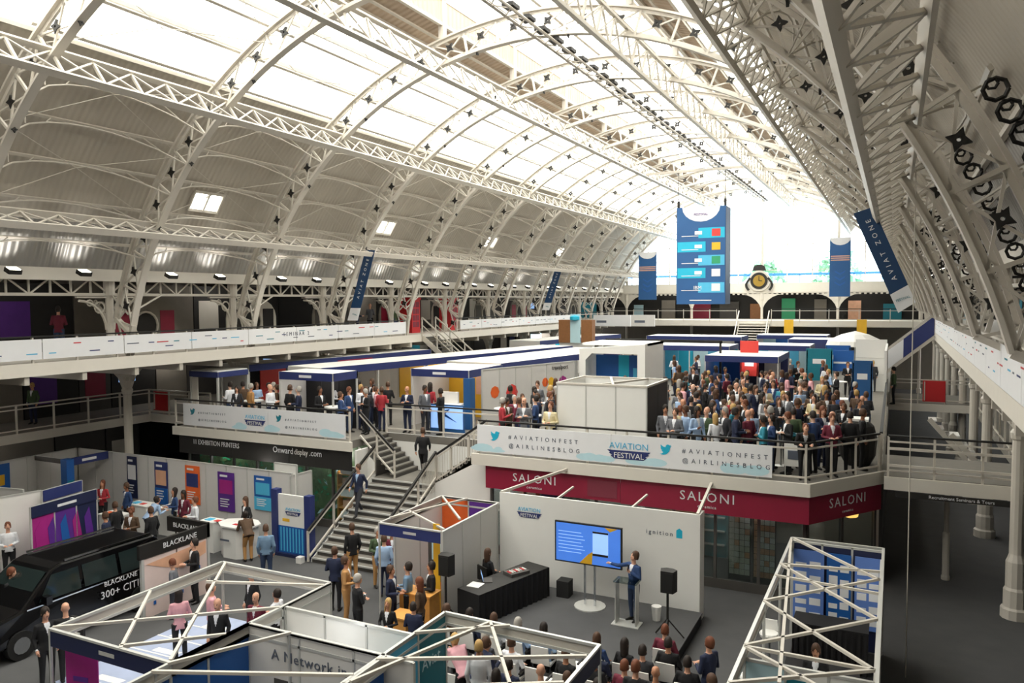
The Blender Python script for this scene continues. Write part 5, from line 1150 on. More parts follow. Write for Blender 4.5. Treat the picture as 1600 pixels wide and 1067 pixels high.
tw = thing('crate_tower', 'brown wooden towers with a pale blue banner between them', 'display', (a.x, 48, a.z)); W_ = b.x-a.x; H_ = b.z-a.z
box('crate', (0, 0, 0), (W_*.34, .6, H_), brownb, tw); box('crate', (W_*.68, 0, 0), (W_, .6, H_), brownb, tw); box('banner', (W_*.36, -.05, 0), (W_*.66, 0, H_*1.25), paleb, tw); MB().lathe([(.01, 0), (W_*.14, .1), (W_*.14, .3), (.01, .4)], (W_*.5, -.1, H_*.95), cyan, 8).build('emblem', tw); box('base', (0, .1, -2.0), (W_, .5, 0), shell, tw)
for i, (pa, pb) in enumerate((((927, 492), (985, 510)), ((986, 492), (1022, 510)))):
    q = pix(pa[0], pa[1], 1, 64-i); r = pix(pb[0], pb[1], 1, 64-i); o = thing('box_sign', ['long white box sign fixed across the far left gallery corner', 'shorter pale grey box sign beside the long white one'][i], 'sign', (q.x, 64-i, r.z)); box('board', (0, 0, 0), (r.x-q.x, .3, q.z-r.z), (vinyl, shell)[i], o); box('print', (.3, -.01, .3), (1.2, 0, .5), greyt, o); box('bracket', (.2, .3, .2), (.3, 1.5, .3), iron, o)
for i, (px, lb) in enumerate(((1231, 'orange-yellow upright board under the far gallery, by the centre stairs'), (1345, 'orange-yellow upright board under the far gallery, near the right side'))):
    q = pix(px, 505, 1, 70); o = thing('yellow_board', lb, 'board', (q.x-.3, 70, ZD)); box('board', (0, 0, 0), (.75, .08, q.z-ZD+.3), yellow, o)
pr = thing('market_umbrella', 'cream canvas canopy at the far right of the deck', 'canopy', (-2.2, 53, ZD)); MB().lathe([(1.7, 2.1), (1.6, 2.4), (.8, 2.8), (.05, 3.0)], (0, 0, 0), white, 12).build('canopy', pr); MB().lathe([(.05, 0), (.05, 2.6)], (0, 0, 0), alu, 8).build('pole', pr)
far = thing('far_centre_stairs', 'pale double stairs rising to the far end gallery', 'staircase', (-12.6, 68.5, ZD))
for i in range(14): box('step', (0, i*.25, i*.22), (2.6, i*.25+.28, i*.22+.06), cream, far)
for x in (0, 2.6): MB().bar((x, 0, .9), (x, 3.5, 4.0), .08, .1, iron).build('handrail', far); MB().prism([(0, 0), (3.5, 3.05), (3.5, 2.7), (.4, 0)], (x, 0, 0), (0, 1, 0), (0, 0, 1), (.05, 0, 0), cream).build('stringer', far)
# small things seen on the deck front
o = thing('info_stand', 'white printed notice board on the deck behind the corner railing', 'notice board', (-2.75, 23.0, ZD)); box('board', (0, 0, .3), (.5, .04, .95), white, o); box('print', (.1, -.01, .5), (.4, 0, .75), greyt, o); box('leg', (.02, 0, 0), (.05, .03, .3), alu, o); box('leg', (.45, 0, 0), (.48, .03, .3), alu, o)
o = thing('bar_machine', 'black round-bodied equipment trolley with white print near the right rail', 'trolley', (-.95, 25.6, ZD)); MB().lathe([(.35, 0), (.5, .3), (.55, .8), (.45, 1.2), (.3, 1.35)], (0, 0, 0), black, 14).build('body', o); box('label_print', (-.2, -.56, .8), (.25, -.5, .95), vinyl, o); box('tray', (-.3, -.3, 1.35), (.3, .3, 1.42), white, o)
o = thing('glass_screen', 'blue aircraft picture screen behind the stairwell railing', 'screen', (-15.9, 25.2, ZD)); box('bezel', (0, 0, 0), (1.5, .08, 1.1), bblue, o); box('display', (.05, -.01, .2), (1.45, 0, 1.05), screenl, o); MB().prism([(.3, .8), (1.2, .45), (.7, .75), (.9, .95)], (0, -.02, 0), (1, 0, 0), (0, 0, 1), (0, .005, 0), blue).build('aircraft_print', o)
o = thing('white_desk', 'white box desk with monitor at the head of the stairs', 'desk', (-16.3, 26.0, ZD)); box('body', (0, 0, 0), (1.2, .5, .95), vinyl, o); box('top', (-.05, -.05, .95), (1.25, .55, 1.0), white, o); box('upstand', (.2, .3, 1.0), (1.0, .4, 1.45), white, o)
w = thing('white_booth_frame', 'small white booth frame with navy top at the left end of the deck', 'booth frame', (-26.0, 22.9, ZD)); 
for x, y in ((0, 0), (1.5, 0), (0, 1.6), (1.5, 1.6)): box('post', (x-.04, y-.04, 0), (x+.04, y+.04, 2.2), alu, w)
box('fascia_board', (-.04, -.06, 1.98), (1.55, -.02, 2.2), navy, w); box('fascia_board', (1.52, 0, 1.98), (1.56, 1.6, 2.2), navy, w); box('roof_panel', (0, 0, 2.2), (1.5, 1.6, 2.24), white, w); box('panel', (-.02, .0, 0), (.35, .05, 1.95), cream, w)
nt = 0
TABS = [(-8.0, 27.7), (-3.6, 31.5), (-2.2, 27.9), (-5.2, 26.0), (-5.9, 30.2), (-4.4, 35), (-1.8, 33.5), (-3.0, 24.4), (-11.3, 24.4), (-12.9, 25.6), (-19.0, 23.4), (-23.3, 23.6), (-7.2, 34.5), (-2.4, 40.5), (-9.5, 30.5)]
for i, (x, y) in enumerate(TABS): tall_table('white round standing table on the deck, ' + ['right of the kiosk', 'in mid crowd', 'near the right rail', 'behind the kiosk corner', 'deep in mid crowd', 'in front of the blue-walled stand', 'far along the right rail', 'at the front right corner', 'left of the kiosk', 'by the stairs opening', 'left of the stairs', 'at the left end', 'left of the blue-walled stand', 'beyond the upright blue banner', 'behind the kiosk'][i], x, y, z=ZD)

point('booth_fill', (-9.1, 10.8, 2.3), 5, .1, (.95, .97, 1)); point('booth_fill', (-12.2, 10.6, 2.45), 12, .08)  # added fill lights to lift the white wall and the front left booth
# ================================================================ PEOPLE
def cm(n, h, **k): return mat('cloth_'+n.replace(' ', '_'), h, .85, noise=.12, scale=9, **k)
TOPS = {'navy suit': cm('navy', '#1f2742'), 'black suit': cm('black', '#17171a'), 'charcoal suit': cm('charcoal', '#33343a'), 'grey suit': cm('grey', '#6a6c72'), 'white shirt': cm('white', '#dfe1e6'), 'pale blue shirt': cm('pale_blue', '#9db6d6'),
        'tan jacket': cm('tan', '#b98a55'), 'blue jacket': cm('blue', '#2b4470'), 'burgundy top': cm('burgundy', '#6b2336'), 'brown jacket': cm('brown', '#54402f'), 'green top': cm('green', '#46583c'), 'pink shirt': cm('pink', '#d9a2ab'), 'cream jacket': cm('cream', '#d8cba4'), 'red top': cm('red', '#a8313a'), 'teal top': cm('teal', '#2b7f93'), 'denim shirt': cm('denim', '#6f8ba6')}
TR = {'dark': TOPS['black suit'], 'navy': TOPS['navy suit'], 'grey': TOPS['charcoal suit'], 'tan': TOPS['tan jacket'], 'jeans': cm('jeans', '#2f3f5c')}
SK = [mat('skin_a', '#d9a58a', .6, noise=.05), mat('skin_b', '#c48d6e', .6, noise=.05), mat('skin_c', '#8a5a40', .6, noise=.05), mat('skin_d', '#e3b8a0', .6, noise=.05)]
HR = {'dark': mat('hair_dark', '#241a14', .7, noise=.3, scale=30), 'brown': mat('hair_brown', '#4d3423', .7, noise=.3, scale=30), 'blond': mat('hair_blond', '#b8955c', .7, noise=.2, scale=30), 'grey': mat('hair_grey', '#a8a39c', .7, noise=.2, scale=30), 'auburn': mat('hair_auburn', '#6b3a22', .7, noise=.2, scale=30)}
SHOE = mat('shoe_leather', '#15120f', .4); FEAT = mat('face_feature', '#3a2420', .6)
def loft(mb, rings, side, front, m, n=12):
    vs = []; fs = []
    for c, rx, ry in rings:
        for k in range(n):
            a = 2*PI*k/n; vs.append(Vector(c)+side*(rx*math.cos(a))+front*(ry*math.sin(a)))
    for i in range(len(rings)-1):
        for k in range(n): fs.append((i*n+k, i*n+(k+1) % n, (i+1)*n+(k+1) % n, (i+1)*n+k))
    fs += [tuple(range(n-1, -1, -1)), tuple(range(len(vs)-n, len(vs)))]
    return mb.add(vs, fs, m)
V = Vector
SLOTS = ['skin', 'top', 'trousers', 'shoes', 'shirt', 'feat']
TOKEN = {s: bpy.data.materials.new('slot_'+s) for s in SLOTS}
def make_body(name, J, fem=False, jacket=True, vox=.0165):
    g = dict(hip=.09, pel=V((0, 0, .93)), neck=V((0, 0, 1.47)), sh=.185, tilt=0, turn=0)
    g.update({k: v for k, v in J.items() if k in g})
    T = TOKEN; mb = MB(); P, N = V(g['pel']), V(g['neck']); ax = (N-P).normalized(); side = V((1, 0, 0)); fr = ax.cross(side).normalized()*1
    fr = side.cross(ax)*-1 if side.cross(ax).y > 0 else side.cross(ax); fr = V((0, 1, 0))-ax*ax.y; fr.normalize()
    L = (N-P).length; w = .9 if fem else 1.0
    hem = -.16 if jacket else -.06
    sit = J.get('sit')
    if sit: hem = -.02
    rg = [(hem, .175, .125), (0, .172, .122), (.22, .15 if not fem else .13, .112), (.5, .175, .125), (.75, .195, .122), (.9, .165, .1), (.97, .1, .078), (1.03, .06, .06), (1.12, .055, .058)]
    loft(mb, [(P+ax*(t*L), a*w, b*w) for t, a, b in rg[:-2]], side, fr, T['top'])
    H0 = N+ax*.04
    loft(mb, [(N-ax*.03, .058, .06), (N+ax*.12+fr*.01, .052, .055)], side, fr, T['skin'])
    # head
    Rm = (Matrix.Rotation(g['turn'], 4, 'Z') @ Matrix.Rotation(-g['tilt'], 4, 'X')).to_3x3()
    hc = N+ax*.09+fr*.015
    hs, hf, hu = Rm @ V((1, 0, 0)), Rm @ V((0, 1, 0)), Rm @ V((0, 0, 1))
    hr = [(-.015, .04, .045, .0), (.0, .046, .058, .028), (.035, .062, .08, .018), (.08, .072, .093, .008), (.125, .077, .098, 0), (.175, .073, .09, -.004), (.21, .052, .062, -.008), (.228, .02, .025, -.01)]
    loft(mb, [(hc+hu*z+hf*yo, a, b) for z, a, b, yo in hr], hs, hf, T['skin'], 14)
    nz = hc+hu*.075+hf*.1; mb.add([nz+hs*.016, nz-hs*.016, nz+hf*.026+hu*.0, nz+hu*.05-hf*.008], [(0, 1, 2), (0, 2, 3), (1, 3, 2), (0, 3, 1)], T['skin'])
    for s in (-1, 1): mb.tube([hc+hs*(s*.07)+hu*.06, hc+hs*(s*.088)+hu*.085, hc+hs*(s*.07)+hu*.115], .014, T['skin'], 5)
    hands = []
    for s, k in ((-1, 'L'), (1, 'R')):
        hip = P+V((s*g['hip'], 0, -.02)); kn = J.get('kn'+k, V((s*.1, .02, .5))); an = J.get('an'+k, V((s*.1, -.02, .09))); td = J.get('td'+k, V((s*.12, 1, 0))).normalized()
        mb.tube([hip+V((0, 0, .05)), hip.lerp(kn, .3), hip.lerp(kn, .7), kn, kn.lerp(an, .4), an], [.095, .092*w, .075*w, .066*w, .06, .05], T['trousers'], 9)
        mb.tube([an-td*.06+V((0, 0, -.045)), an+V((0, 0, -.035)), an+td*.1+V((0, 0, -.05)), an+td*.19+V((0, 0, -.06))], [.034, .046, .042, .026], T['shoes'], 8)
        mb.tube([an+V((0, 0, .02)), an+V((0, 0, -.05))], .042, T['shoes'], 8)
        sp = P+ax*(L*.9)+side*(s*(g['sh']-.02)*w); el = J.get('el'+k, V((s*.235, -.04, 1.14))); wr = J.get('wr'+k, V((s*.215, .06, .9)))
        mb.tube([sp-side*(s*.05), sp+side*(s*.01), sp.lerp(el, .45), el, el.lerp(wr, .5), wr], [.05, .064*w, .055*w, .05*w, .045*w, .036], T['top'], 9)
        hd = (wr-el).normalized(); hd = J.get('hd'+k, hd).normalized(); he = wr+hd*.09
        mb.tube([wr-hd*.02, wr+hd*.03, he], [.026, .038, .03], T['skin'], 8); hands.append((s, wr, he, hd))
        if s == 1 or True: mb.tube([wr-hd*.03, wr-hd*.005], .035, T['shirt'], 8)
    me = mb.mesh(name+'_src')
    src = bpy.data.objects.new(name+'_src', me); COL.objects.link(src)
    md = src.modifiers.new('r', 'REMESH'); md.mode = 'VOXEL'; md.voxel_size = vox; md.use_smooth_shade = True
    dg = bpy.context.evaluated_depsgraph_get(); dg.update(); ev = src.evaluated_get(dg); out = bpy.data.meshes.new_from_object(ev)
    out.name = name
    bvh = BVHTree.FromPolygons([v.co for v in me.vertices], [tuple(p.vertices) for p in me.polygons])
    srcm = [p.material_index for p in me.polygons]; names = [m.name.replace('slot_', '') for m in me.materials]
    bpy.data.objects.remove(src)
    # smooth a little, then classify
    bm = bmesh.new(); bm.from_mesh(out); bmesh.ops.smooth_vert(bm, verts=bm.verts, factor=.35, use_axis_x=True, use_axis_y=True, use_axis_z=True)
    bm.faces.ensure_lookup_table()
    eyes = [hc+hs*(s*.031)+hu*.115+hf*.09 for s in (-1, 1)]; mouth = hc+hu*.04+hf*.095
    for f in bm.faces:
        c = f.calc_center_median(); loc, nor, idx, dist = bvh.find_nearest(c); k = names[srcm[idx]]
        if k == 'top' and jacket:
            t = (c-P).dot(ax)/L; x = abs((c-P).dot(side))
            if (c-P-ax*(t*L)).dot(fr) > .05 and t > .5 and x < (t-.5)*.13+.004: k = 'shirt'
        if k == 'skin':
            if min((c-e).length for e in eyes) < .0135: k = 'feat'
            elif abs((c-mouth).dot(hu)) < .007 and abs((c-mouth).dot(hs)) < .024 and (c-mouth).length < .035: k = 'feat'
        f.material_index = SLOTS.index(k); f.smooth = True
    # fingers, each its own bent chain rooted in the palm
    def chain(p0, p1, p2, r):
        d = (p1-p0).normalized(); a = d.cross(V((.3, .2, 1))).normalized(); b = d.cross(a); rings = []
        for p, rr in ((p0, r), (p1, r*.95), (p2, r*.7)): rings.append([bm.verts.new(p+a*(rr*math.cos(q*PI*.5))+b*(rr*math.sin(q*PI*.5))) for q in range(4)])
        for r0, r1 in zip(rings, rings[1:]):
            for q in range(4): fc = bm.faces.new((r0[q], r0[(q+1) % 4], r1[(q+1) % 4], r1[q])); fc.material_index = 0
        bm.faces.new(rings[-1]).material_index = 0
    for s, wr, he, hd in hands:
        u = V((0, 1, 0)) if abs(hd.z) > .6 else V((1, 0, 0)) if abs(hd.y) > .6 else V((0, 1, 0)); u = (u-hd*u.dot(hd)).normalized(); nrm = hd.cross(u).normalized()
        curl = nrm*(-s) if abs(hd.z) > .6 else V((0, 0, -1))
        for q, ln in enumerate((.062, .072, .068, .052)):
            o = he-hd*.015+u*((q-1.5)*.018); chain(o, o+hd*ln*.55+curl*.006, o+hd*ln*.9+curl*.026, .009)
        o = wr+hd*.04+u*.03; chain(o, o+u*.025+hd*.025, o+u*.03+hd*.055+curl*.012, .01)
    out.materials.clear()
    for s in SLOTS: out.materials.append(TOKEN[s])
    bm.to_mesh(out); bm.free()
    out.shade_smooth()
    HM = Matrix.Identity(4)
    for i in range(3): HM[i][0] = hs[i]; HM[i][1] = hf[i]; HM[i][2] = hu[i]; HM[i][3] = hc[i]
    return out, HM
def hair_mesh(style):
    mb = MB(); m = TOKEN['feat']; n = 14; vs = []; fs = []
    if style == 'short': rows = [(.045, .2), (.09, .35), (.135, .75), (.18, 1.0), (.215, 1.0), (.243, 1.0)]
    elif style == 'long': rows = [(-.14, .1), (-.05, .15), (.045, .2), (.1, .35), (.14, .8), (.185, 1.0), (.22, 1.0), (.245, 1.0)]
    else: rows = [(.04, .12), (.08, .18), (.12, .22), (.15, .25)]
    for z, cov in rows:
        t = max(0, min(1, (z-.125)/.125)); rx = .088*math.sqrt(max(.04, 1-t*t*.93)); ry = .108*math.sqrt(max(.04, 1-t*t*.93))
        if z < .04: rx = .085; ry = .1
        # cov = how far the ring closes round the front
        amax = PI*(.52+.48*cov) if cov < 1 else PI
        for k in range(n+1):
            a = -PI/2-amax+2*amax*k/n; vs.append((rx*math.cos(a), ry*math.sin(a)-.006, z))
        for k in range(n+1):
            a = -PI/2-amax+2*amax*k/n; vs.append(((rx-.02)*math.cos(a), (ry-.02)*math.sin(a)-.006, z-.004))
    W_ = 2*(n+1)
    for i in range(len(rows)-1):
        for k in range(n):
            fs.append((i*W_+k, i*W_+k+1, (i+1)*W_+k+1, (i+1)*W_+k)); fs.append((i*W_+n+1+k+1, i*W_+n+1+k, (i+1)*W_+n+1+k, (i+1)*W_+n+2+k))
        for k in (0, n): fs.append((i*W_+k, (i+1)*W_+k, (i+1)*W_+n+1+k, i*W_+n+1+k))
    for k in range(n): fs.append((k+1, k, n+1+k, n+2+k))
    if style != 'fringe': fs.append(tuple((len(rows)-1)*W_+k for k in range(n+1)))
    me = mb.add(vs, fs, m).mesh('hair'); me.shade_smooth(); return me
HAIR = {s: hair_mesh(s) for s in ('short', 'long', 'fringe')}
front_hold = dict(elL=V((-.25, .0, 1.13)), wrL=V((-.08, .26, 1.14)), elR=V((.25, 0, 1.13)), wrR=V((.1, .27, 1.12)), hdL=V((.5, 1, .2)), hdR=V((-.5, 1, .2)))
POSES = {
 'stand': dict(), 'hold': dict(tilt=-.25, **front_hold),
 'drink': dict(elR=V((.25, .02, 1.13)), wrR=V((.14, .26, 1.2)), hdR=V((-.3, .6, .5)), turn=.3),
 'walk': dict(knL=V((-.09, .2, .52)), anL=V((-.09, .3, .12)), knR=V((.09, -.02, .5)), anR=V((.09, -.28, .14)), elL=V((-.24, -.13, 1.16)), wrL=V((-.24, -.1, .93)), elR=V((.24, .04, 1.15)), wrR=V((.2, .22, .98))),
 'cross': dict(elL=V((-.26, .03, 1.15)), wrL=V((.05, .19, 1.17)), elR=V((.26, .03, 1.15)), wrR=V((-.05, .21, 1.22)), hdL=V((1, .1, .1)), hdR=V((-1, .1, .1)), turn=-.25),
 'lean': dict(pel=V((0, -.12, .92)), neck=V((0, .24, 1.33)), tilt=-.5, elL=V((-.26, .22, 1.02)), wrL=V((-.15, .48, 1.06)), elR=V((.26, .22, 1.02)), wrR=V((.15, .48, 1.06)), hdL=V((.2, 1, 0)), hdR=V((-.2, 1, 0))),
 'sit': dict(sit=True, pel=V((0, 0, .52)), neck=V((0, -.05, 1.04)), knL=V((-.13, .42, .5)), anL=V((-.13, .4, .09)), knR=V((.13, .42, .5)), anR=V((.13, .44, .09)), elL=V((-.26, -.02, .76)), wrL=V((-.13, .2, .66)), elR=V((.26, -.02, .76)), wrR=V((.13, .22, .66)), hdL=V((.3, 1, 0)), hdR=V((-.3, 1, 0))),
 'point': dict(elR=V((.5, .08, 1.3)), wrR=V((.74, .14, 1.3)), hdR=V((1, .1, 0)), elL=V((-.25, .02, 1.15)), wrL=V((-.06, .2, 1.3)), hdL=V((.4, .3, .8)), turn=-.3, tilt=-.35),
}
LIB = {}
for pn, J in POSES.items():
    LIB[(pn, 'm')] = make_body('body', J)
    if pn in ('stand', 'hold', 'drink', 'sit'): LIB[(pn, 'f')] = make_body('body', J, fem=True, jacket=pn != 'sit')
LIB[('shirt', 'm')] = make_body('body', POSES['hold'], jacket=False); LIB[('shirtstand', 'm')] = make_body('body', POSES['stand'], jacket=False); LIB[('shirtsit', 'm')] = make_body('body', POSES['sit'], jacket=False)
PPL = []
def person(label, x, y, z, rz, pose='stand', top='navy suit', tr='dark', hair='dark', style='short', sk=0, s=1.0, sex='m', group=None, shirt=None):
    key = (pose, sex) if (pose, sex) in LIB else (pose, 'm')
    if 'shirt' in top and key[1] == 'm':
        if pose in ('hold', 'drink', 'cross', 'lean'): key = ('shirt', 'm') if pose != 'lean' else key
        elif pose in ('stand', 'walk'): key = ('shirtstand', 'm')
        elif pose == 'sit': key = ('shirtsit', 'm')
    me, HM = LIB[key]
    o = bpy.data.objects.new('person', me); COL.objects.link(o); o.location = (x, y, z); o.rotation_euler = (0, 0, rz); o.scale = (s, s, s)
    mm = [SK[sk], TOPS[top], TR[tr], SHOE, shirt or TOPS['white shirt'], FEAT]
    for i, m in enumerate(mm): o.material_slots[i].link = 'OBJECT'; o.material_slots[i].material = m
    setp(o, label, 'person', group)
    if style:
        h = bpy.data.objects.new('hair', HAIR[style]); COL.objects.link(h); h.parent = o; h.matrix_local = HM; h.material_slots[0].link = 'OBJECT'; h.material_slots[0].material = HR[hair]
    PPL.append((x, y, z)); return o
def at(px, py, z, hh=1.72):   # where a head top seen at px,py stands on the floor z
    p = pix(px, py, 2, z+hh); return p.x, p.y
def ph(label, px, py, z, rz, pose='stand', top='navy suit', tr='dark', hair='dark', style='short', hh=1.74, **k):
    x, y = at(px, py, z, hh); return person(label, x, y, z, R(rz), pose, top, tr, hair, style, **k)
# ---- speaker and technician
sp = person('speaker on stage in blue jacket and jeans, pointing at the screen, holding a microphone', -5.8, 18.7, .3, R(150), 'point', 'blue jacket', 'jeans', 'brown', 'short')
MB().tube([(-.06, .26, 1.36), (-.05, .23, 1.5)], [.014, .024], black, 6).build('microphone', sp)
x, y = -9.85, 18.55
person('woman with long brown hair and black top seated behind the technician desk', x, y, .3, R(-28), 'sit', 'black suit', 'dark', 'brown', 'long', sex='f')
o = thing('desk_chair', 'dark chair of the technician', 'chair', (x, y, .3), R(-28)); box('seat', (-.22, -.22, .4), (.22, .2, .44), black, o); box('backrest', (-.22, -.25, .5), (.22, -.21, .9), black, o)
for a in (-.19, .19):
    for b in (-.19, .17): box('leg', (a-.015, b-.015, 0), (a+.015, b+.015, .4), black, o)
# ---- stairs
def stair_z(y): return min(13, max(0, math.floor((y-19.4)/.272)+1))*.16
y = 21.2; person('man in dark suit and pale blue shirt walking down the main stairs', -16.25, y, stair_z(y), R(180), 'walk', 'navy suit', 'grey', 'brown', shirt=TOPS['pale blue shirt'])
person('man in black suit climbing across the stair landing, seen from behind', -15.2, 23.6, 2.08, R(20), 'walk', 'black suit', 'dark', 'brown')
# ---- ground floor, by head position
ph('man in dark suit and lanyard standing at the bottom left corner of the picture', 17, 893, 0, -60, 'stand', 'black suit', 'dark', 'auburn', s=1.03)
ph('man in black suit beside the van, facing the leaflet rack, bottom left', 70, 952, 0, -100, 'stand', 'black suit', 'dark', 'dark')
ph('bald man in black behind the leaflet rack at the corner of the front left booth', 102, 945, 0, 60, 'stand', 'black suit', 'dark', 'grey', None)
ph('man in dark suit and tie standing by the pink map wall', 303, 846, 0, 160, 'hold', 'black suit', 'dark', 'dark', s=1.02)
ph('seated-height woman with auburn hair in front of the pink map wall', 270, 882, 0, 120, 'stand', 'grey suit', 'grey', 'auburn', hh=1.45, s=.9, sex='f')
ph('woman with pink scarf and black trousers in the front left booth', 279, 922, 0, 60, 'hold', 'pink shirt', 'dark', 'dark', 'long', sex='f')
ph('man in pink shirt with tan hair in the front left booth', 330, 913, 0, -40, 'hold', 'pink shirt', 'dark', 'brown')
ph('man in dark jacket at the back rail of the front left booth', 340, 938, 0, 200, 'stand', 'black suit', 'dark', 'brown', None)
ph('man in black suit and pale shirt behind the back beam of the front left booth', 393, 892, 0, 170, 'stand', 'black suit', 'dark', 'dark')
ph('bald man in burgundy seated near the grey divider of the front left booth', 400, 932, 0, 190, 'stand', 'burgundy top', 'dark', 'grey', None, hh=1.6, s=.95)
ph('dark-haired person with white papers near the grey divider wall', 432, 926, 0, 100, 'hold', 'white shirt', 'dark', 'dark', hh=1.6, s=.95)
ph('woman in black behind the octagonal reception counter', 384, 778, 0, 170, 'stand', 'black suit', 'dark', 'brown', 'long', sex='f')
x0_, y0_ = -18.75, 18.6; person('person in brown check leaning over the octagonal reception counter', x0_, y0_, 0, R(60), 'lean', 'brown jacket', 'tan', 'dark', 'short')
ph('man in pale denim shirt and dark trousers standing at the reception counter, seen from behind', 415, 822, 0, 40, 'stand', 'denim shirt', 'jeans', 'brown')
person('man in pale shirt leaning over the white counter by the orange photo poster', -23.3, 18.6, 0, R(-10), 'lean', 'pale blue shirt', 'navy', 'dark')
for i, (px, py, rz, po, tp, hr, st_, lb) in enumerate((
    (12, 818, -120, 'hold', 'white shirt', 'auburn', 'short', 'man with lanyard and white shirt at the left edge of the picture'),
    (160, 752, 200, 'hold', 'red top', 'auburn', 'long', 'woman in red top behind the white counter under the leftmost poster'),
    (198, 756, 170, 'stand', 'blue jacket', 'brown', 'short', 'person in blue jacket beside the black and navy poster'),
    (180, 786, 90, 'stand', 'black suit', 'brown', 'short', 'seated visitor in black beyond the purple wall'),
    (165, 802, 120, 'stand', 'navy suit', 'brown', 'short', 'visitor in navy at the right end of the purple wall'),
    (205, 794, 200, 'hold', 'brown jacket', 'auburn', 'short', 'visitor in brown jacket behind the van roof'),
    (236, 794, 90, 'stand', 'black suit', 'brown', 'short', 'man in black suit behind the overhead black sign'),
    (272, 764, 160, 'hold', 'blue jacket', 'dark', 'long', 'long-haired visitor in blue before the orange photo poster'),
    (287, 768, 190, 'stand', 'burgundy top', 'dark', 'long', 'dark-haired visitor in burgundy beside the orange photo poster'),
    (304, 778, 150, 'hold', 'white shirt', 'auburn', 'short', 'visitor in white left of the purple poster'))):
    ph(lb, px, py, 0, rz, po, tp, 'dark', hr, st_, sex='f' if st_ == 'long' else 'm', sk=i % 3)
for i, (px, py, rz, po, tp, tr_, hr, st_, lb) in enumerate((
    (550, 820, 60, 'stand', 'black suit', 'tan', 'brown', 'short', 'man in black jacket and tan trousers at the foot of the stairs'),
    (590, 826, -120, 'hold', 'green top', 'tan', 'grey', 'short', 'man in dark green and khaki trousers under the navy booth fascia'),
    (600, 838, 30, 'stand', 'pale blue shirt', 'navy', 'brown', 'short', 'man in pale shirt under the navy booth fascia, seen from behind'),
    (614, 828, -160, 'hold', 'burgundy top', 'dark', 'blond', 'long', 'blonde woman in burgundy facing the man in pale shirt'),
    (523, 856, 20, 'hold', 'navy suit', 'dark', 'brown', 'short', 'man in navy suit holding a white plate left of the stairs crowd'),
    (540, 872, -60, 'hold', 'tan jacket', 'tan', 'brown', 'short', 'person in tan beside the man with the plate'),
    (558, 900, -30, 'cross', 'black suit', 'dark', 'grey', 'short', 'man with reddish face, black coat and white scarf in the walkway'),
    (611, 886, -80, 'hold', 'navy suit', 'navy', 'brown', 'short', 'man in navy suit holding a plate beside the booth post'),
    (637, 881, 110, 'hold', 'denim shirt', 'dark', 'dark', 'short', 'man in grey-blue shirt taking food at the wooden counter'),
    (673, 880, 130, 'hold', 'black suit', 'dark', 'dark', 'short', 'man in black suit right of the wooden counter'),
    (656, 905, 100, 'stand', 'brown jacket', 'dark', 'auburn', 'long', 'woman in brown between the two men at the wooden counter'),
    (606, 940, 190, 'hold', 'black suit', 'dark', 'blond', 'long', 'blonde woman in black behind the white counter wall'),
    (646, 945, 10, 'hold', 'navy suit', 'dark', 'dark', 'short', 'man in blue jacket behind the white counter wall, seen from behind'),
    (720, 985, 60, 'lean', 'pink shirt', 'dark', 'blond', 'short', 'man in lilac shirt bending at the teal booth wall'),
    (745, 990, -20, 'lean', 'navy suit', 'dark', 'brown', 'short', 'man in navy jacket bending beside the lilac shirt'),
    (748, 1005, 20, 'stand', 'white shirt', 'grey', 'blond', 'short', 'blond man in white shirt inside the front centre booth'),
    (845, 1042, 30, 'stand', 'cream jacket', 'dark', 'grey', None, 'bald man in cream in the middle of the bottom edge'),
    (775, 1050, 20, 'stand', 'burgundy top', 'dark', 'dark', 'long', 'dark-haired person at the bottom edge under the white struts'),
    (1108, 998, 60, 'hold', 'navy suit', 'navy', 'auburn', 'short', 'red-bearded man in navy jacket and pale blue shirt right of the seats'),
    (1113, 1058, 60, 'stand', 'brown jacket', 'dark', 'brown', 'short', 'brown-haired man at the bottom edge right of the seats'),
    (993, 1036, 0, 'stand', 'black suit', 'dark', 'auburn', 'short', 'auburn-haired man in black at the bottom edge'),
    (1275, 1010, 180, 'stand', 'black suit', 'dark', 'brown', 'short', 'man in dark suit inside the right booth behind the white partition'))):
    ph(lb, px, py, 0, rz, po, tp, tr_, hr, st_, sex='f' if st_ == 'long' else 'm', sk=i % 2 if i != 19 else 0, shirt=TOPS['pale blue shirt'] if i == 18 else None, hh=1.74 if i not in (11, 12) else 1.5, s=1 if i not in (11, 12) else .88)
# audience: seated on the white chairs, facing the stage
seat_spec = [(0, 'brown jacket', 'brown', 'short'), (1, 'navy suit', 'dark', 'short'), (2, 'white shirt', 'brown', 'short'), (3, 'pale blue shirt', 'grey', 'short'), (4, 'pale blue shirt', 'dark', 'short'), (6, 'blue jacket', 'brown', 'long'), (7, 'black suit', 'dark', 'long'),
    (8, 'grey suit', 'blond', 'short'), (10, 'charcoal suit', 'grey', 'short'), (11, 'white shirt', 'brown', 'short'), (13, 'black suit', 'brown', 'short'), (14, 'black suit', 'dark', 'short'), (15, 'burgundy top', 'auburn', 'short'), (16, 'black suit', 'grey', None), (17, 'white shirt', 'auburn', 'short'), (19, 'grey suit', 'brown', 'short'), (20, 'navy suit', 'dark', 'short'), (22, 'charcoal suit', 'brown', 'short'), (23, 'black suit', 'dark', 'short'), (24, 'brown jacket', 'dark', 'short')]
ROWN = ['front row', 'second row', 'third row']
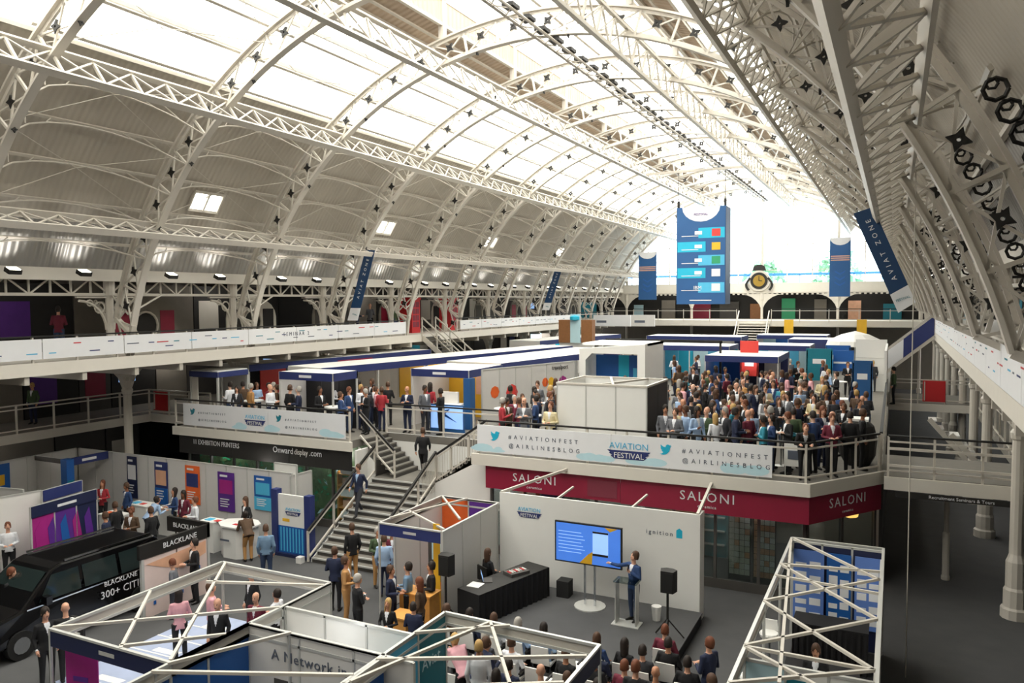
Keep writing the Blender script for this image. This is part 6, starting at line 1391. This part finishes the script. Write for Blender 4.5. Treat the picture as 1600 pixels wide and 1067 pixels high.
for n_, (i, tp, hr, st_) in enumerate(seat_spec):
    if i >= len(CHAIRS): continue
    x, y = CHAIRS[i]; r = 0 if i < 8 else 1 if i < 17 else 2; c = i if r == 0 else i-8 if r == 1 else i-17
    person('seated listener in %s with %s hair, %s, %s seat from the left' % (tp, hr if st_ else 'no', ROWN[r], ORD[c]), x, y-.02, -.03, R(random.uniform(-15, 5)), 'sit', tp, 'dark', hr, st_, sk=n_ % 3, sex='f' if st_ == 'long' else 'm', group='seated audience')
# extra row at the far right of the audience
for i, (px, py, tp, hr) in enumerate(((1040, 980, 'burgundy top', 'auburn'), (1045, 1000, 'black suit', 'dark'), (1005, 1012, 'charcoal suit', 'dark'), (935, 1012, 'navy suit', 'brown'), (1075, 1030, 'black suit', 'dark'))):
    x, y = at(px, py, 0, 1.25); lb = ['auburn-haired listener in burgundy', 'listener in black suit', 'listener in charcoal jacket', 'listener in navy jacket', 'broad listener in black'][i]+' on a white chair right of the audience, '+['nearest the stage corner', 'behind the burgundy one', 'bending forward', 'by the booth fascia', 'at the bottom right'][i]
    person(lb, x, y, -.03, 0, 'sit', tp, 'dark', hr, 'short', sk=i % 2, group='seated audience'); dup(CH, (x, y, 0), 0, 'white chair under the '+lb.split(' on a ')[0])
# ---- the deck crowd
def clear(x, y, z, d): return all(abs(z-c) > 1 or (x-a)**2+(y-b)**2 > d*d for a, b, c in PPL) and all((x-a)**2+(y-b)**2 > .35**2+.02 for a, b in TABS)
rr = random.Random(21)
WT = ['navy suit']*6+['black suit']*8+['charcoal suit']*5+['grey suit']*3+['white shirt']*3+['pale blue shirt']*3+['tan jacket']+['blue jacket']*2+['burgundy top']+['brown jacket']*2+['green top']+['cream jacket']+['pink shirt']+['red top']+['teal top']
USED = {}
def crowd(n, xr, yr, d, where, ok=lambda x, y: True, z=ZD, face=None, group='standing crowd on the deck'):
    k = tries = 0
    while k < n and tries < n*60:
        tries += 1; x = rr.uniform(*xr); y = yr[0]+(yr[1]-yr[0])*rr.random()
        if not ok(x, y) or not clear(x, y, z, d): continue
        top = rr.choice(WT); fem = rr.random() < .25; st_ = 'long' if fem and rr.random() < .8 else (None if rr.random() < .08 else 'short')
        hr = rr.choice(['dark']*6+['brown']*6+['blond', 'grey', 'auburn'])
        w = where(x, y); hn = ('long ' if st_ == 'long' else '')+hr+' hair' if st_ else 'bald head'
        rz = rr.uniform(0, 2*PI) if face is None else face+rr.uniform(-.7, .7)
        vd = Vector((x, y, 0)).normalized(); fd = Vector((-math.sin(rz), math.cos(rz), 0)); dt = fd.dot(vd); sd = fd.x
        lb = 'person in %s, %s, %s, %s' % (top, hn, 'back turned' if dt > .5 else 'facing the camera' if dt < -.5 else 'turned right' if sd > 0 else 'turned left', w)
        po = rr.choice(['stand', 'hold', 'hold', 'drink', 'cross', 'stand'])
        tr_ = 'dark' if top == 'black suit' else 'navy' if top == 'navy suit' else rr.choice(['dark', 'grey', 'jeans', 'navy', 'dark'])
        person(lb, x, y, z, rz, po, top, tr_, hr, st_, rr.choice([0, 0, 1, 3, 2]), rr.uniform(.93, 1.05), 'f' if fem else 'm', group); k += 1
def w_right(x, y):
    a = 'front rail' if y < 23.7 else 'second rank' if y < 25 else 'near ranks' if y < 27.5 else 'near middle' if y < 31 else 'mid crowd' if y < 36 else 'deep crowd' if y < 43 else 'far crowd'
    b = 'beside kiosk' if x < -5.2 and y < 28 else 'left side' if x < -6.5 else 'centre' if x < -3.2 else 'right side'
    return a+' '+b
def in_deck(x, y):
    if y < 24.9 and x > -2.0+(y-22.24)*.68-.35: return False
    if x > -.65: return False
    if -9.9 < x < -6.5 and y < 26: return False
    if -8.5 < x < -4.6 and 38 < y < 42.8: return False
    if -12.8 < x < -8.4 and 32.5 < y < 36.5: return False
    if abs(x+1.2) < .8 and 35.7 < y < 36.5: return False
    if abs(x+.95) < .7 and abs(y-25.6) < .7: return False
    if x < -12 and y > 44: return False
    return True
for i, (px, py, rz, po, tp, hr, st_, lb) in enumerate(((1300, 645, 150, 'hold', 'grey suit', 'grey', None, 'bald man in grey suit standing at the front right corner rail'), (1338, 646, 10, 'stand', 'black suit', 'dark', 'short', 'man in black suit with his back to the front right corner rail'), (1358, 652, 200, 'hold', 'burgundy top', 'auburn', 'short', 'man in burgundy beside the black suit at the corner rail'), (1258, 652, 190, 'lean', 'black suit', 'auburn', 'short', 'auburn-haired man in black bending at the rail right of the banner'),
    (1168, 588, 10, 'stand', 'charcoal suit', 'dark', 'short', 'tall man in dark suit seen from behind, centre of the crowd'), (1222, 606, 0, 'stand', 'blue jacket', 'brown', 'short', 'man in blue jacket seen from behind, centre right of the crowd'), (1272, 618, 160, 'hold', 'cream jacket', 'dark', 'long', 'dark-haired woman in pale yellow jacket in the crowd'), (1285, 590, 190, 'hold', 'cream jacket', 'blond', 'long', 'blonde woman in cream deeper in the crowd'), (1240, 640, 10, 'stand', 'green top', 'dark', 'short', 'man in dark green seen from behind near the rail'),
    (1055, 640, 170, 'hold', 'grey suit', 'brown', 'short', 'man in grey jacket right of the kiosk'), (1104, 638, 150, 'hold', 'green top', 'grey', None, 'bald man in grey-green jacket behind the banner'), (846, 634, 180, 'hold', 'cream jacket', 'auburn', 'short', 'man in mustard jacket leaning on the rail left of the kiosk'))):
    x, y = at(px, py, ZD, 1.74)
    if y < 22.75: y = 22.75
    x = min(x, -.85, -2.0+(y-22.24)*.68-.4)
    person(lb, x, y, ZD, R(rz), po, tp, 'dark', hr, st_, s=1.0, group=None)
crowd(24, (-6.3, -.8), (22.8, 24.6), .5, w_right, in_deck)
crowd(54, (-7.6, -.8), (24.6, 31), .52, w_right, in_deck)
crowd(50, (-10.5, -.8), (30, 38), .6, w_right, in_deck)
crowd(26, (-11.5, -1.0), (37, 47), .62, w_right, in_deck)
w_mid = lambda x, y: ('left of kiosk, '+('front rail' if y < 23.8 else 'second rank' if y < 25.5 else 'by print wall'))
crowd(20, (-12.0, -9.95), (22.75, 27), .5, w_mid)
crowd(8, (-13.3, -10), (26.3, 29.5), .55, w_mid)
w_left = lambda x, y: ('left deck '+('rail' if y < 23.4 else 'second rank')+(', far left' if x < -23.5 else ', middle' if x < -20.5 else ', near stairs'))
crowd(20, (-24.3, -17.7), (22.75, 24.7), .5, w_left, lambda x, y: y < 23.15 or x < -21.9 or x > -18.9)
crowd(8, (-20.0, -17.8), (24.6, 26.2), .55, lambda x, y: 'behind the stairwell')
crowd(4, (-17.0, -15.0), (24.8, 25.8), .6, lambda x, y: 'by the blue aircraft screen')
crowd(6, (-28.5, -26), (12, 60), 1.5, lambda x, y: 'left upper gallery, '+('near part' if y < 25 else 'middle part' if y < 42 else 'far part'), z=6.5, group='visitors on the upper gallery')
crowd(4, (-33, -31), (12, 22), .8, lambda x, y: 'left lower gallery'+(', near end' if y < 16 else ', far end'), z=3.4, group='visitors on the lower gallery')
person('man in dark green standing at the near bridge railing on the right, under the gallery', .0, 41.0, 3.4, R(90), 'stand', 'green top', 'dark', 'dark')
